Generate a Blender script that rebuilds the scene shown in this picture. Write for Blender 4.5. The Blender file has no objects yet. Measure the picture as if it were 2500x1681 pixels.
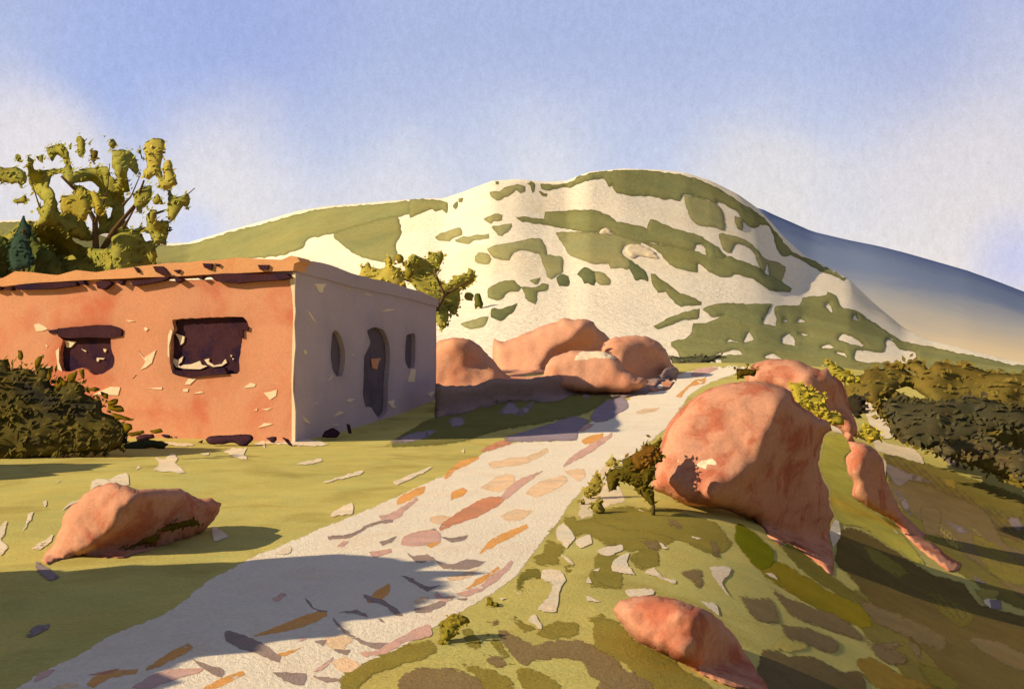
import bpy, math, random
import numpy as np
from mathutils import Vector, noise as mn
from mathutils.bvhtree import BVHTree
from mathutils.geometry import delaunay_2d_cdt
random.seed(7)
S = bpy.context.scene
COL = S.collection
# ---------------------------------------------------------------- camera, world, sun, exposure
EYE = 1.55; FP = 2430.0; CX = 1250.0; HY = 890.0      # eye height (m), focal length, centre and horizon in photo pixels
cam = bpy.data.objects.new('camera', bpy.data.cameras.new('camera')); COL.objects.link(cam)
cam.location = (0, 0, EYE); cam.rotation_euler = (math.pi/2, 0, 0)
cam.data.lens = 35.0; cam.data.sensor_width = 36.0
cam.data.shift_y = (HY-840.5)/2500.0
cam.data.clip_start = 0.1; cam.data.clip_end = 9000
S.camera = cam
S.view_settings.view_transform = 'Standard'; S.view_settings.look = 'None'
S.view_settings.exposure = 0.30; S.view_settings.gamma = 1.0; S.view_settings.use_curve_mapping = False

def lin(c): return tuple((v/255/12.92 if v/255 <= .04045 else ((v/255+.055)/1.055)**2.4) for v in c)
def ray(u, v): return Vector(((u-CX)/FP, 1.0, -(v-HY)/FP))
SUN_EL = math.radians(27.5); SUN_PHI = math.radians(17)
SV = Vector((-math.cos(SUN_EL)*math.cos(SUN_PHI), -math.cos(SUN_EL)*math.sin(SUN_PHI), math.sin(SUN_EL)))
sun = bpy.data.objects.new('sun', bpy.data.lights.new('sun', 'SUN')); COL.objects.link(sun)
sun.data.energy = 5.0; sun.data.angle = math.radians(0.5); sun.data.color = (1.0, .79, .52)
sun.rotation_euler = SV.to_track_quat('Z', 'Y').to_euler(); sun.location = SV*50

class NT:
    """small node helper"""
    def __init__(s, tree): s.t = tree; s.t.nodes.clear()
    def n(s, typ, **kw):
        nd = s.t.nodes.new(typ)
        for k, v in kw.items():
            if hasattr(nd, k): setattr(nd, k, v)
        return nd
    def l(s, a, b): s.t.links.new(a, b)
    def math(s, op, a, b=None, clamp=False):
        nd = s.n('ShaderNodeMath', operation=op); nd.use_clamp = clamp
        for i, x in enumerate((a, b)):
            if x is None: continue
            if isinstance(x, (int, float)): nd.inputs[i].default_value = x
            else: s.l(x, nd.inputs[i])
        return nd.outputs[0]
    def ramp(s, v, lo, hi, a=0.0, b=1.0):
        nd = s.n('ShaderNodeMapRange'); nd.interpolation_type = 'SMOOTHSTEP'
        s.l(v, nd.inputs[0])
        for i, x in enumerate((lo, hi, a, b)): nd.inputs[i+1].default_value = x
        return nd.outputs[0]
    def mix(s, f, a, b, mode='MIX'):
        nd = s.n('ShaderNodeMix', data_type='RGBA'); nd.blend_type = mode
        if isinstance(f, (int, float)): nd.inputs[0].default_value = f
        else: s.l(f, nd.inputs[0])
        for i, x in ((6, a), (7, b)):
            if isinstance(x, tuple): nd.inputs[i].default_value = (*x[:3], 1)
            else: s.l(x, nd.inputs[i])
        return nd.outputs[2]
    def noise(s, vec, scale, detail=4, rough=.55, dist=0.0):
        nd = s.n('ShaderNodeTexNoise'); s.l(vec, nd.inputs['Vector'])
        nd.inputs['Scale'].default_value = scale; nd.inputs['Detail'].default_value = detail
        nd.inputs['Roughness'].default_value = rough; nd.inputs['Distortion'].default_value = dist
        return nd.outputs[0]

W = bpy.data.worlds.new("World"); S.world = W; W.use_nodes = True
w = NT(W.node_tree)
tc = w.n('ShaderNodeTexCoord'); D = tc.outputs['Generated']
sep = w.n('ShaderNodeSeparateXYZ'); w.l(D, sep.inputs[0])
nz = w.noise(D, 5.0, 5, .6, .6)
el = w.math('ADD', sep.outputs[2], w.math('MULTIPLY', w.math('SUBTRACT', nz, .5), .07))
c = w.mix(w.ramp(el, .03, .23), lin((232, 220, 208)), lin((190, 197, 219)))
c = w.mix(w.ramp(el, .17, .33), c, lin((165, 176, 213)))
c = w.mix(w.ramp(el, .33, .62), c, lin((116, 118, 144)))      # overhead the blue deepens
def blob(c, u, v, lo, hi, colr, amt):
    """a soft wash of cloud (or of deeper blue) around one direction of the sky"""
    d = ray(u, v).normalized()
    dt = w.n('ShaderNodeVectorMath', operation='DISTANCE'); w.l(D, dt.inputs[0]); dt.inputs[1].default_value = d
    dd = w.math('ADD', dt.outputs['Value'], w.math('MULTIPLY', w.math('SUBTRACT', nz, .5), (hi-lo)*.9))
    f = w.ramp(dd, lo, hi, amt, 0.0)
    return w.mix(f, c, lin(colr))
c = blob(c, 480, 30, .02, .20, (148, 164, 216), .7)
c = blob(c, 60, 60, .0, .10, (184, 192, 216), .2)
c = blob(c, 330, 190, .01, .11, (158, 174, 220), .7)
c = blob(c, 30, 340, .0, .08, (226, 216, 214), .6)
c = blob(c, 540, 450, .0, .12, (226, 219, 217), .75)
c = blob(c, 150, 380, .01, .07, (224, 216, 216), .7)
c = blob(c, 1000, 470, .01, .09, (220, 216, 218), .5)
c = blob(c, 470, 575, .0, .05, (190, 198, 232), .7)
c = blob(c, 1330, 425, .0, .10, (226, 222, 220), .6)
c = blob(c, 1850, 470, .02, .11, (222, 214, 208), .7)
c = blob(c, 2350, 420, .02, .16, (220, 208, 204), .65)
c = blob(c, 2230, 120, .01, .10, (150, 164, 208), .5)
c = blob(c, 2480, 640, .0, .06, (176, 180, 224), .7)
c = blob(c, 2470, 60, .0, .07, (186, 188, 212), .3)
# grain of the sky's wash
mp = w.n('ShaderNodeMapping'); w.l(D, mp.inputs[0]); mp.inputs['Scale'].default_value = (1, 1, .55)
g1 = w.noise(mp.outputs[0], 170, 3, .65); g2 = w.noise(D, 520, 2, .5)
gr = w.math('ADD', w.math('MULTIPLY', w.math('SUBTRACT', g1, .5), .26), w.math('MULTIPLY', w.math('SUBTRACT', g2, .5), .24))
gg = w.math('ADD', gr, 1.0)
cg = w.n('ShaderNodeCombineXYZ')
for i in range(3): w.l(gg, cg.inputs[i])
c = w.mix(1.0, c, cg.outputs[0], 'MULTIPLY')
c = w.mix(w.ramp(sep.outputs[1], .62, .25), c, lin((112, 114, 134)))   # and away from the pale sky over the hills
bg = w.n('ShaderNodeBackground'); w.l(c, bg.inputs[0]); bg.inputs[1].default_value = 0.98
sky = w.n('ShaderNodeTexSky', sky_type='NISHITA', sun_disc=False)
sky.sun_elevation = SUN_EL; sky.sun_rotation = math.atan2(SV.x, SV.y)
b2 = w.n('ShaderNodeBackground'); w.l(sky.outputs[0], b2.inputs[0]); b2.inputs[1].default_value = 0.08
ms = w.n('ShaderNodeMixShader'); ms.inputs[0].default_value = 0.12
w.l(bg.outputs[0], ms.inputs[1]); w.l(b2.outputs[0], ms.inputs[2])
wo = w.n('ShaderNodeOutputWorld'); w.l(ms.outputs[0], wo.inputs[0])

# ---------------------------------------------------------------- materials: washes of pigment on rough surfaces
def wash(name, colr=None, tint=None, scale=1.0, var=.22, blotch=.5, edge=.72, grain=.10, gscale=30, bump=.5, streak=None, tint_lo=.5, tint_hi=.68, soft=False):
    """colr=None reads the colour attribute; tint = second pigment in soft blotches; edge = pigment gathered at the rim"""
    m = bpy.data.materials.new(name); m.use_nodes = True; t = NT(m.node_tree)
    geo = t.n('ShaderNodeNewGeometry'); P = geo.outputs['Position']
    if streak:
        mp = t.n('ShaderNodeMapping'); t.l(P, mp.inputs[0]); mp.inputs['Scale'].default_value = streak; PB = mp.outputs[0]
    else: PB = P
    if colr is None:
        at = t.n('ShaderNodeAttribute', attribute_name='pigment'); c = at.outputs['Color']
    else:
        rg = t.n('ShaderNodeRGB'); rg.outputs[0].default_value = (*lin(colr), 1); c = rg.outputs[0]
    n1 = t.noise(PB, scale, 5, .6, .4)
    if tint: c = t.mix(t.ramp(n1, tint_lo, tint_hi, 0, blotch), c, lin(tint))
    n2 = t.noise(P, scale*2.3, 6, .65)
    n3 = t.noise(P, gscale, 5, .8)
    f = t.math('ADD', t.math('MULTIPLY', t.math('SUBTRACT', n2, .5), var*2), t.math('MULTIPLY', t.math('SUBTRACT', n3, .5), grain*7.0))
    n4 = t.noise(P, scale*.6, 3, .5, 1.2)
    f = t.math('ADD', f, t.math('MULTIPLY', t.math('SUBTRACT', n4, .5), var*1.8))
    f = t.math('ADD', f, 1.0)
    ea = t.n('ShaderNodeAttribute', attribute_name='rim')
    f = t.math('MULTIPLY', f, t.ramp(ea.outputs['Fac'], 0.0, 1.0, 1.0, edge))
    cx = t.n('ShaderNodeCombineXYZ')
    hs = t.math('MULTIPLY', t.math('SUBTRACT', t.noise(PB, scale*1.3, 5, .7, .8), .5), var*1.6)      # pigments separate a little: warmer here, cooler there
    t.l(t.math('ADD', f, hs), cx.inputs[0]); t.l(f, cx.inputs[1]); t.l(t.math('SUBTRACT', f, hs), cx.inputs[2])
    c = t.mix(1.0, c, cx.outputs[0], 'MULTIPLY')
    bs = t.n('ShaderNodeBsdfPrincipled'); t.l(c, bs.inputs['Base Color'])
    bs.inputs['Roughness'].default_value = 1.0; bs.inputs['Specular IOR Level'].default_value = 0.0
    if bump:
        b = t.n('ShaderNodeBump'); b.inputs['Strength'].default_value = bump; b.inputs['Distance'].default_value = .9/gscale
        t.l(n3, b.inputs['Height']); t.l(b.outputs[0], bs.inputs['Normal'])
    if soft:        # the patch thins out raggedly at its margin, like sparse growth or a dry brush
        al = t.math('ADD', t.math('SUBTRACT', 1.0, ea.outputs['Fac']), t.math('MULTIPLY', t.math('SUBTRACT', t.noise(P, gscale*.45, 5, .75), .5), 1.8))
        t.l(t.ramp(al, .28, .5), bs.inputs['Alpha'])
    o = t.n('ShaderNodeOutputMaterial'); t.l(bs.outputs[0], o.inputs[0])
    return m
# ---------------------------------------------------------------- outlines measured on the photograph
VW = {'F': (0, 0, .9328), 'A': (0, 300, 2.904), 'B': (600, 560, 2.8), 'C': (0, 740, 2.8), 'D': (1000, 380, 3.016), 'E': (1600, 400, 2.5911),
      'G': (0, 1100, 2.5911), 'H': (800, 1000, 2.3024), 'I': (1450, 850, 1.8867), 'J': (1050, 760, 3.5877), 'P': (0, 0, 1.0)}
def PX(k, s):
    ox, oy, sc = VW[k]; out = []
    for t in s.split():
        a, b = t.split(','); out.append((ox+float(a)/sc, oy+float(b)/sc))
    return out
def rough(pts, step=7.0, wob=1.6, rnd=True):
    """closed outline, rounded a little and roughened like a brushed edge"""
    n = len(pts); out = []
    for i in range(n):
        p0, p1, p2, p3 = (np.array(pts[(i+k) % n]) for k in (-1, 0, 1, 2))
        L = np.linalg.norm(p2-p1); m = max(1, int(L/step))
        for j in range(m):
            t = j/m
            q = (p1+(p2-p1)*t)
            if rnd:
                cr = .5*((2*p1)+(-p0+p2)*t+(2*p0-5*p1+4*p2-p3)*t*t+(-p0+3*p1-3*p2+p3)*t**3)
                q = q*.45+cr*.55
            nx = mn.noise(Vector((q[0]*.09, q[1]*.09, 3.1)))+.6*mn.noise(Vector((q[0]*.3, q[1]*.3, 1.7)))
            ny = mn.noise(Vector((q[0]*.09, q[1]*.09, 9.3)))+.6*mn.noise(Vector((q[0]*.3, q[1]*.3, 7.7)))
            out.append((q[0]+nx*wob*1.6, q[1]+ny*wob*1.6))
    return out
def inside(poly, P):
    P = np.asarray(P, float); x, y = P[:, 0], P[:, 1]; r = np.zeros(len(P), bool)
    q = np.asarray(poly, float); xj, yj = q[-1]
    for xi, yi in q:
        if yi != yj:
            c = ((yi > y) != (yj > y)) & (x < (xj-xi)*(y-yi)/(yj-yi)+xi); r ^= c
        xj, yj = xi, yi
    return r
def edist(loops, P):
    P = np.asarray(P, float); d = np.full(len(P), 1e9)
    for lp in loops:
        q = np.asarray(lp, float); a = q; b = np.roll(q, -1, 0)
        for i in range(len(q)):
            ab = b[i]-a[i]; L = ab@ab
            t = np.clip(((P-a[i])@ab)/(L+1e-9), 0, 1)
            d = np.minimum(d, np.hypot(*(P-a[i]-t[:, None]*ab).T))
    return d
def tri(outline, holes=(), step=16.0, ky=.87):
    """triangulate an outline with holes: points, faces, distance of each point to the edge"""
    loops = [outline]+list(holes); pts = []; ed = []
    for lp in loops:
        k = len(pts); pts += [tuple(p) for p in lp]; ed += [(k+i, k+(i+1) % len(lp)) for i in range(len(lp))]
    q = np.array(outline); x0, y0 = q.min(0); x1, y1 = q.max(0)
    gx, gy = np.meshgrid(np.arange(x0, x1, step), np.arange(y0, y1, step*ky))
    gx = gx+(np.arange(gx.shape[0]) % 2)[:, None]*step*.5
    G = np.stack([gx.ravel(), gy.ravel()], 1)
    if len(G):
        G = G[inside(outline, G)]
        for h in holes:
            if len(G): G = G[~inside(h, G)]
        if len(G): G = G[edist(loops, G) > step*min(.45, ky*.6)]
    allp = pts+[tuple(p) for p in G]
    v, e, f, ov, oe, of = delaunay_2d_cdt([Vector(p) for p in allp], ed, [], 0, 1e-4)
    v = np.array([tuple(p) for p in v])
    f = [t for t in f if len(t) == 3]
    cen = np.array([v[list(t)].mean(0) for t in f])
    ok = inside(outline, cen)
    for h in holes: ok &= ~inside(h, cen)
    f = [t for t, o in zip(f, ok) if o]
    used = sorted({i for t in f for i in t}); mp = {o: i for i, o in enumerate(used)}
    v = v[used]; f = [tuple(mp[i] for i in t) for t in f]
    return v, f, edist(loops, v)

# ---------------------------------------------------------------- meshes and tags
def mesh_obj(name, verts, faces, mat, parent=None, rim=None, pig=None, smooth=True, flip=False):
    me = bpy.data.meshes.new(name)
    me.from_pydata([tuple(v) for v in verts], [], [tuple(reversed(f)) for f in faces] if flip else faces)
    if rim is not None:
        a = me.attributes.new('rim', 'FLOAT', 'POINT'); a.data.foreach_set('value', np.asarray(rim, float))
    if pig is not None:
        a = me.attributes.new('pigment', 'FLOAT_COLOR', 'POINT')
        a.data.foreach_set('color', np.asarray([(*c, 1) for c in pig], float).ravel())
    me.materials.append(mat)
    if smooth: me.polygons.foreach_set('use_smooth', [True]*len(me.polygons))
    me.update()
    o = bpy.data.objects.new(name, me); COL.objects.link(o)
    if parent: o.parent = parent
    return o
def tag(o, label=None, cat=None, group=None, kind=None):
    for k, v in (('label', label), ('category', cat), ('group', group), ('kind', kind)):
        if v: o[k] = v
    return o
def empty(name, label, cat, group=None, loc=(0, 0, 0)):
    o = bpy.data.objects.new(name, None); COL.objects.link(o); o.empty_display_size = .2
    return tag(o, label, cat, group)
class Acc:
    """gathers several pieces into ONE mesh"""
    def __init__(s): s.v = []; s.f = []; s.r = []; s.p = []
    def add(s, v, f, r=None, p=None):
        k = len(s.v); s.v += [tuple(x) for x in v]; s.f += [tuple(i+k for i in t) for t in f]
        s.r += list(r) if r is not None else [0.0]*len(v)
        s.p += [p]*len(v) if (p is not None and not isinstance(p, list)) else (p or [(.5, .5, .5)]*len(v))
    def build(s, name, mat, parent=None, smooth=True): return mesh_obj(name, s.v, s.f, mat, parent, s.r, s.p, smooth)
def bvh(o): return BVHTree.FromPolygons([v.co[:] for v in o.data.vertices], [p.vertices[:] for p in o.data.polygons])
O = Vector((0, 0, EYE))
def sm(a, b, x):
    t = min(1, max(0, (x-a)/(b-a))); return t*t*(3-2*t)

# ---------------------------------------------------------------- the lie of the land
def edge_x(y):
    ks = [(0, 1.0), (5, 1.1), (8.5, 1.7), (12, 2.5), (16, 4.2), (22, 6.5), (30, 10), (45, 15), (70, 20)]
    for (a, p), (b, q) in zip(ks, ks[1:]):
        if y <= b: return p+(q-p)*sm(a, b, y)*.5+(q-p)*.5*max(0, min(1, (y-a)/(b-a)))
    return ks[-1][1]
def land(x, y):
    b = 1.62*sm(19, 42, y)-.7*sm(43, 62, y)-3.5*sm(62, 140, y)
    u = x-edge_x(max(y, 0)); d = .63*(math.sqrt(u*u+.5)+u)/2
    d = 3.4*(1-math.exp(-d/3.4))
    d *= 1-.92*sm(15, 30, y)
    d += .5*sm(9, 20, x)*sm(22, 40, y)
    n = .06*mn.noise(Vector((x*.3, y*.22, 0)))
    n *= sm(1.5, 5, math.hypot(x, y))
    return b-d+n
def polar(name, mat, fn, a0, a1, na, rs, wrap=False):
    v = []; f = []
    A = [a0+(a1-a0)*i/na for i in range(na+(0 if wrap else 1))]; n = len(A)
    for r in rs:
        for a in A: v.append(fn(a, r))
    for j in range(len(rs)-1):
        for i in range(n if wrap else n-1):
            k = (i+1) % n
            f += [(j*n+i, j*n+k, (j+1)*n+k), (j*n+i, (j+1)*n+k, (j+1)*n+i)]
    return mesh_obj(name, v, f, mat)
# ground: one sheet out to the horizon, finer in front of the viewer
m_ground = wash('ground_wash', (196, 186, 108), (174, 160, 88), scale=.8, var=.2, blotch=.8, gscale=34, grain=.12)
rs = [.35*(1.018**i) for i in range(295)]
rs = [r for r in rs if r < 64]+[70, 80, 95, 120, 160, 220, 320, 480, 800, 1500, 4000]
ang = []
a = -180.0
while a < 180: ang.append(a); a += .3 if abs(a) < 36 else 3.0
v = []; f = []; n = len(ang)
for r in rs:
    for a in ang:
        x = r*math.sin(math.radians(a)); y = r*math.cos(math.radians(a)); v.append((x, y, land(x, y)))
for j in range(len(rs)-1):
    for i in range(n): k = (i+1) % n; f += [(j*n+i, (j+1)*n+i, (j+1)*n+k), (j*n+i, (j+1)*n+k, j*n+k)]
v.append((0, 0, land(0, 0))); c0 = len(v)-1
for i in range(n): f.append((c0, i, (i+1) % n))
ground = mesh_obj('ground', v, f, m_ground, flip=False); tag(ground, kind='structure')
# hills: profile of the crest as seen against the sky, carried by real distance
def interp(pts, u):
    if u <= pts[0][0]: return pts[0][1]
    for (a, p), (b, q) in zip(pts, pts[1:]):
        if u <= b:
            t = (u-a)/(b-a); return p+(q-p)*t
    return pts[-1][1]
ridge = sorted(PX('F', "-900,640 -500,560 -200,520 0,503 60,500 130,508 200,520 350,556 430,552 520,525 600,503 680,480 740,470 880,458 960,452 1010,452 1060,435 1120,412 1180,408 1240,414 1290,412 1340,392 1420,384 1500,387 1560,393 1620,412 1680,442 1725,474 1755,505 1785,540 1830,580 1880,605 1932,634 1990,690 2060,748 2120,775 2200,795 2300,820 2420,842 2700,874 3200,884"))
m_hill = wash('hill_sand', (252, 242, 214), (248, 232, 192), scale=.035, var=.05, blotch=.6, gscale=.9, grain=.10, bump=.4)
R0 = 58.0
def hill_pt(u, t):
    v_r = interp(ridge, u)
    R = 240+60*mn.noise(Vector((u*.0012, .3, 0))); R = R*(1-.2*sm(1950, 2450, u))
    te = -(v_r-HY)/FP; tf = -(925-HY)/FP
    r = R0+(R-R0)*t
    k = t**.85*(1-.0*t)
    x = (u-CX)/FP*r; y = r
    z = EYE+r*(tf+(te-tf)*k)
    z += (1.3*mn.noise(Vector((x*.022, y*.016, 2)))+.35*mn.noise(Vector((x*.07, y*.05, 4))))*math.sin(math.pi*min(1, t))**1.0*(sm(2600, 1800, u) if u > 1800 else 1)
    return (x, y, z)
us = list(np.arange(-1500, 4000, 14)); ts = [i/44 for i in range(45)]
v = []; f = []; n = len(us)
for t in ts:
    for u in us: v.append(hill_pt(u, t))
for k, (dr, dz) in enumerate(((14, -1.2), (40, -8), (120, -45))):
    for u in us:
        x, y, z = hill_pt(u, 1.0); s = 1+dr/y; v.append((x*s, y*s, z+dz))
for j in range(len(ts)+2):
    for i in range(n-1): f += [(j*n+i, j*n+i+1, (j+1)*n+i+1), (j*n+i, (j+1)*n+i+1, (j+1)*n+i)]
hill = mesh_obj('hill', v, f, m_hill, rim=[0]*len(v)); tag(hill, kind='structure')
# far blue mountain, haze put into its colour, paler towards the foot
m = bpy.data.materials.new('mountain_wash'); m.use_nodes = True; t = NT(m.node_tree)
geo = t.n('ShaderNodeNewGeometry'); Pn = geo.outputs['Position']
at = t.n('ShaderNodeAttribute', attribute_name='rim')
n1 = t.noise(Pn, .012, 5, .6, .5); n3 = t.noise(Pn, .12, 4, .7)
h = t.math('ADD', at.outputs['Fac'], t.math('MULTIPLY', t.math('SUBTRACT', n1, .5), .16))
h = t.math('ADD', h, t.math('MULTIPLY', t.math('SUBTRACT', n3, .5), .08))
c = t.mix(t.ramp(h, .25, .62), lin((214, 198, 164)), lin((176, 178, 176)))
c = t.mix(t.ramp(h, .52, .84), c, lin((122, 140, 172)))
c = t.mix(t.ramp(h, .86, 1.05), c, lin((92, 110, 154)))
bs = t.n('ShaderNodeBsdfPrincipled'); t.l(c, bs.inputs['Base Color']); bs.inputs['Roughness'].default_value = 1; bs.inputs['Specular IOR Level'].default_value = 0
o = t.n('ShaderNodeOutputMaterial'); t.l(bs.outputs[0], o.inputs[0])
mt = sorted(PX('F', "1400,560 1600,520 1700,482 1728,472 1760,488 1800,505 1850,527 1930,546 2000,560 2060,575 2130,595 2200,615 2270,640 2332,664 2500,720 2800,790 3300,840"))
v = []; f = []; rim = []; us = list(np.arange(1480, 4200, 16)); n = len(us); ts = [i/30 for i in range(31)]
for tt in ts:
    for u in us:
        te = -(interp(mt, u)-HY)/FP; r = 520+430*tt; k = tt**.8
        x = (u-CX)/FP*r; z = EYE+r*(te*k-.012*(1-k)); z += 2.5*mn.noise(Vector((x*.01, r*.008, 1)))*math.sin(math.pi*tt)
        v.append((x, r, z)); rim.append(k)
for u in us:
    x, y, z = (u-CX)/FP*950, 950, EYE-950*(interp(mt, u)-HY)/FP; v.append((x*1.2, y*1.2, z-120)); rim.append(1)
for j in range(len(ts)):
    for i in range(n-1): f += [(j*n+i, j*n+i+1, (j+1)*n+i+1), (j*n+i, (j+1)*n+i+1, (j+1)*n+i)]
tag(mesh_obj('far_mountain', v, f, m, rim=rim), kind='structure')

BG, BH = bvh(ground), bvh(hill)
def hit(u, v, trees=(BG,), maxd=6000):
    d = ray(u, v).normalized(); best = None
    for T in trees:
        loc, nr, i, ds = T.ray_cast(O, d, maxd)
        if loc is not None and (best is None or ds < best[2]):
            if nr.dot(d) > 0: nr = -nr
            best = (loc, nr, ds)
    return best
def drape(acc, pts, colr, layer=1, trees=(BG,), holes=(), step=15, wob=1.6, rimw=7.0, maxedge=.12, lift=None, rs=7.0, ky=.87, rimmax=1.0):
    """lay one washed patch on the land: every point is found on the real surface and raised by the thickness of its layer"""
    ol = rough(pts, rs, wob); hs = [rough(h, rs, wob) for h in holes]
    p, f, e = tri(ol, hs, step, ky)
    V3 = []; ok = []
    for (x, y), ed in zip(p, e):
        h = hit(x, y, trees)
        if h is None: V3.append(None); ok.append(False); continue
        loc, nr, ds = h
        th = .001+(.0003+.00005*ds)*layer if lift is None else lift*ds/150*(.3+.7*min(1, ed/rimw))
        V3.append(loc+nr*th); ok.append(True)
    idx = {}; vv = []; rr = []
    for i, q in enumerate(V3):
        if ok[i]: idx[i] = len(vv); vv.append(q); rr.append(rimmax*max(0, 1-e[i]/rimw))
    ff = []
    for t in f:
        if not all(ok[i] for i in t): continue
        a, b, c = (V3[i] for i in t); D0 = (a-O).length
        if max((a-b).length, (b-c).length, (a-c).length) > maxedge*D0+.3: continue
        ff.append(tuple(idx[i] for i in reversed(t)))
    acc.add(vv, ff, rr, lin(colr))
m_stroke = wash('stroke_wash', None, scale=1.4, var=.24, edge=1.0, gscale=34, grain=.12, soft=True)
m_hstroke = wash('scrub_wash', None, scale=.05, var=.22, edge=.76, gscale=.9, grain=.09, bump=.3)
def at_depth(u, v, d): return O+ray(u, v)*d
def flat_cov(mask_fn, pts): return mask_fn(pts)
def boulder(name, label, outline, shades, D, mat, ground_fit=True, under=(), lit_g=(-.3, .6), shade_g=(1.7, -.5), under_g=(.3, -1.3),
            g=7.0, R=.35, rw=26.0, back=.9, group=None, step=11, dip=0.0, trees=(BG,), wob=1.8, clampg=True):
    """a boulder modelled as a solid: planes turned to the light and planes turned away from it meet along ridges; it is
    closed behind and stands on the ground found under its foot"""
    ol = rough(outline, 7, wob); q = np.array(ol); x0, y0 = q.min(0)-g; x1, y1 = q.max(0)+g
    xs = np.arange(x0, x1, g); ys = np.arange(y0, y1, g); X, Y = np.meshgrid(xs, ys)
    P = np.stack([X.ravel(), Y.ravel()], 1); M = inside(ol, P).reshape(X.shape)
    GX = np.full(X.shape, lit_g[0]); GZ = np.full(X.shape, lit_g[1])
    for s in shades:
        k = inside(rough(s, 7, wob), P).reshape(X.shape); GX[k] = shade_g[0]; GZ[k] = shade_g[1]
    for s in under:
        k = inside(rough(s, 7, wob), P).reshape(X.shape); GX[k] = under_g[0]; GZ[k] = under_g[1]
    for j in range(X.shape[0]):
        for i in range(X.shape[1]):
            if M[j, i]:
                a = mn.noise(Vector((X[j, i]*.02, Y[j, i]*.02, D))); GX[j, i] += .15*a; GZ[j, i] += .18*mn.noise(Vector((X[j, i]*.025, Y[j, i]*.02, D+7)))
    fix = np.zeros(M.shape, bool); d = np.full(M.shape, float(D))
    if ground_fit:
        for i in range(M.shape[1]):
            k = np.where(M[:, i])[0]
            if len(k):
                h = hit(X[k[-1], i], Y[k[-1], i]+g*.5, trees)
                if h is not None and abs(h[0].y-D) < .45*D: d[k[-1], i] = h[0].y+dip; fix[k[-1], i] = True
    mp_ = g*D/FP
    dX = (GX[:, :-1]+GX[:, 1:])*.5*mp_; dY = (GZ[:-1]+GZ[1:])*.5*mp_      # d[j,i+1]-d[j,i] ; d[j,i]-d[j+1,i]
    mX = M[:, :-1] & M[:, 1:]; mY = M[:-1] & M[1:]
    if fix.any(): d[M] = d[fix].mean(); d[fix] = d[fix]
    wf = .012*fix
    def lap(q):
        r_ = wf*q
        a_ = np.where(mX, q[:, 1:]-q[:, :-1], 0); r_[:, 1:] += a_; r_[:, :-1] -= a_
        b_ = np.where(mY, q[:-1]-q[1:], 0); r_[:-1] += b_; r_[1:] -= b_
        return r_
    rhs = wf*d; a_ = np.where(mX, dX, 0); rhs[:, 1:] += a_; rhs[:, :-1] -= a_
    b_ = np.where(mY, dY, 0); rhs[:-1] += b_; rhs[1:] -= b_
    x_ = np.where(M, d, 0); r_ = np.where(M, rhs-lap(x_), 0); p_ = r_.copy(); rs_ = (r_*r_).sum()
    for it in range(500):                     # conjugate gradients
        Ap = lap(p_); al = rs_/max((p_*Ap).sum(), 1e-12); x_ = x_+al*p_; r_ = r_-al*Ap
        rn = (r_*r_).sum()
        if rn < 1e-9: break
        p_ = r_+rn/rs_*p_; rs_ = rn
    d = np.where(M, x_, d)
    if not fix.any(): d[M] += D-d[M].mean()
    # fill outside the mask so that the rim can be sampled
    dd = d.copy(); K = M.copy()
    for it in range(6):
        n2 = np.zeros(K.shape); s2 = np.zeros(K.shape)
        for a, b in ((0, 1), (0, -1), (1, 0), (-1, 0)):
            r_ = np.roll(K, (a, b), (0, 1)); s2 += np.where(r_, np.roll(dd, (a, b), (0, 1)), 0); n2 += r_
        new = (~K) & (n2 > 0); dd[new] = s2[new]/n2[new]; K |= new
    p, f, e = tri(ol, [], step)
    fx = np.clip((p[:, 0]-x0)/g, 0, X.shape[1]-1.001); fy = np.clip((p[:, 1]-y0)/g, 0, X.shape[0]-1.001)
    ix = fx.astype(int); iy = fy.astype(int); tx = fx-ix; ty = fy-iy
    dep = dd[iy, ix]*(1-tx)*(1-ty)+dd[iy, ix+1]*tx*(1-ty)+dd[iy+1, ix]*(1-tx)*ty+dd[iy+1, ix+1]*tx*ty
    s = 1-np.sqrt(np.clip(1-(1-np.clip(e/rw, 0, 1))**2, 0, 1))
    V = []; rim = []
    if clampg:
        for i in range(len(p)):
            h = hit(p[i, 0], p[i, 1], trees)
            if h is not None: dep[i] = min(dep[i], h[0].y-.03-R*s[i])
    for i in range(len(p)):
        nz_ = .03*mn.noise(Vector((p[i, 0]*.05, p[i, 1]*.05, 3)))*min(1, e[i]/10)*D/12
        V.append(at_depth(p[i, 0], p[i, 1], dep[i]+R*s[i]+nz_)); rim.append(max(0, 1-e[i]/6))
    n = len(V); bk = {}
    F = [tuple(t) for t in f]
    emax = max(e.max(), 1)
    for i in range(n):
        if e[i] < .01: bk[i] = i
        else:
            bk[i] = len(V); V.append(at_depth(p[i, 0], p[i, 1], dep[i]+R*s[i]+back*math.sqrt(min(1, e[i]/emax))+.02)); rim.append(0)
    for a, b, c in f:
        t = (bk[a], bk[c], bk[b])
        if len(set(t)) == 3 and t != (a, c, b): F.append(t)
    ob = mesh_obj(name, V, F, mat, rim=rim, flip=True)
    return tag(ob, label, 'boulder', group)

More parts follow.
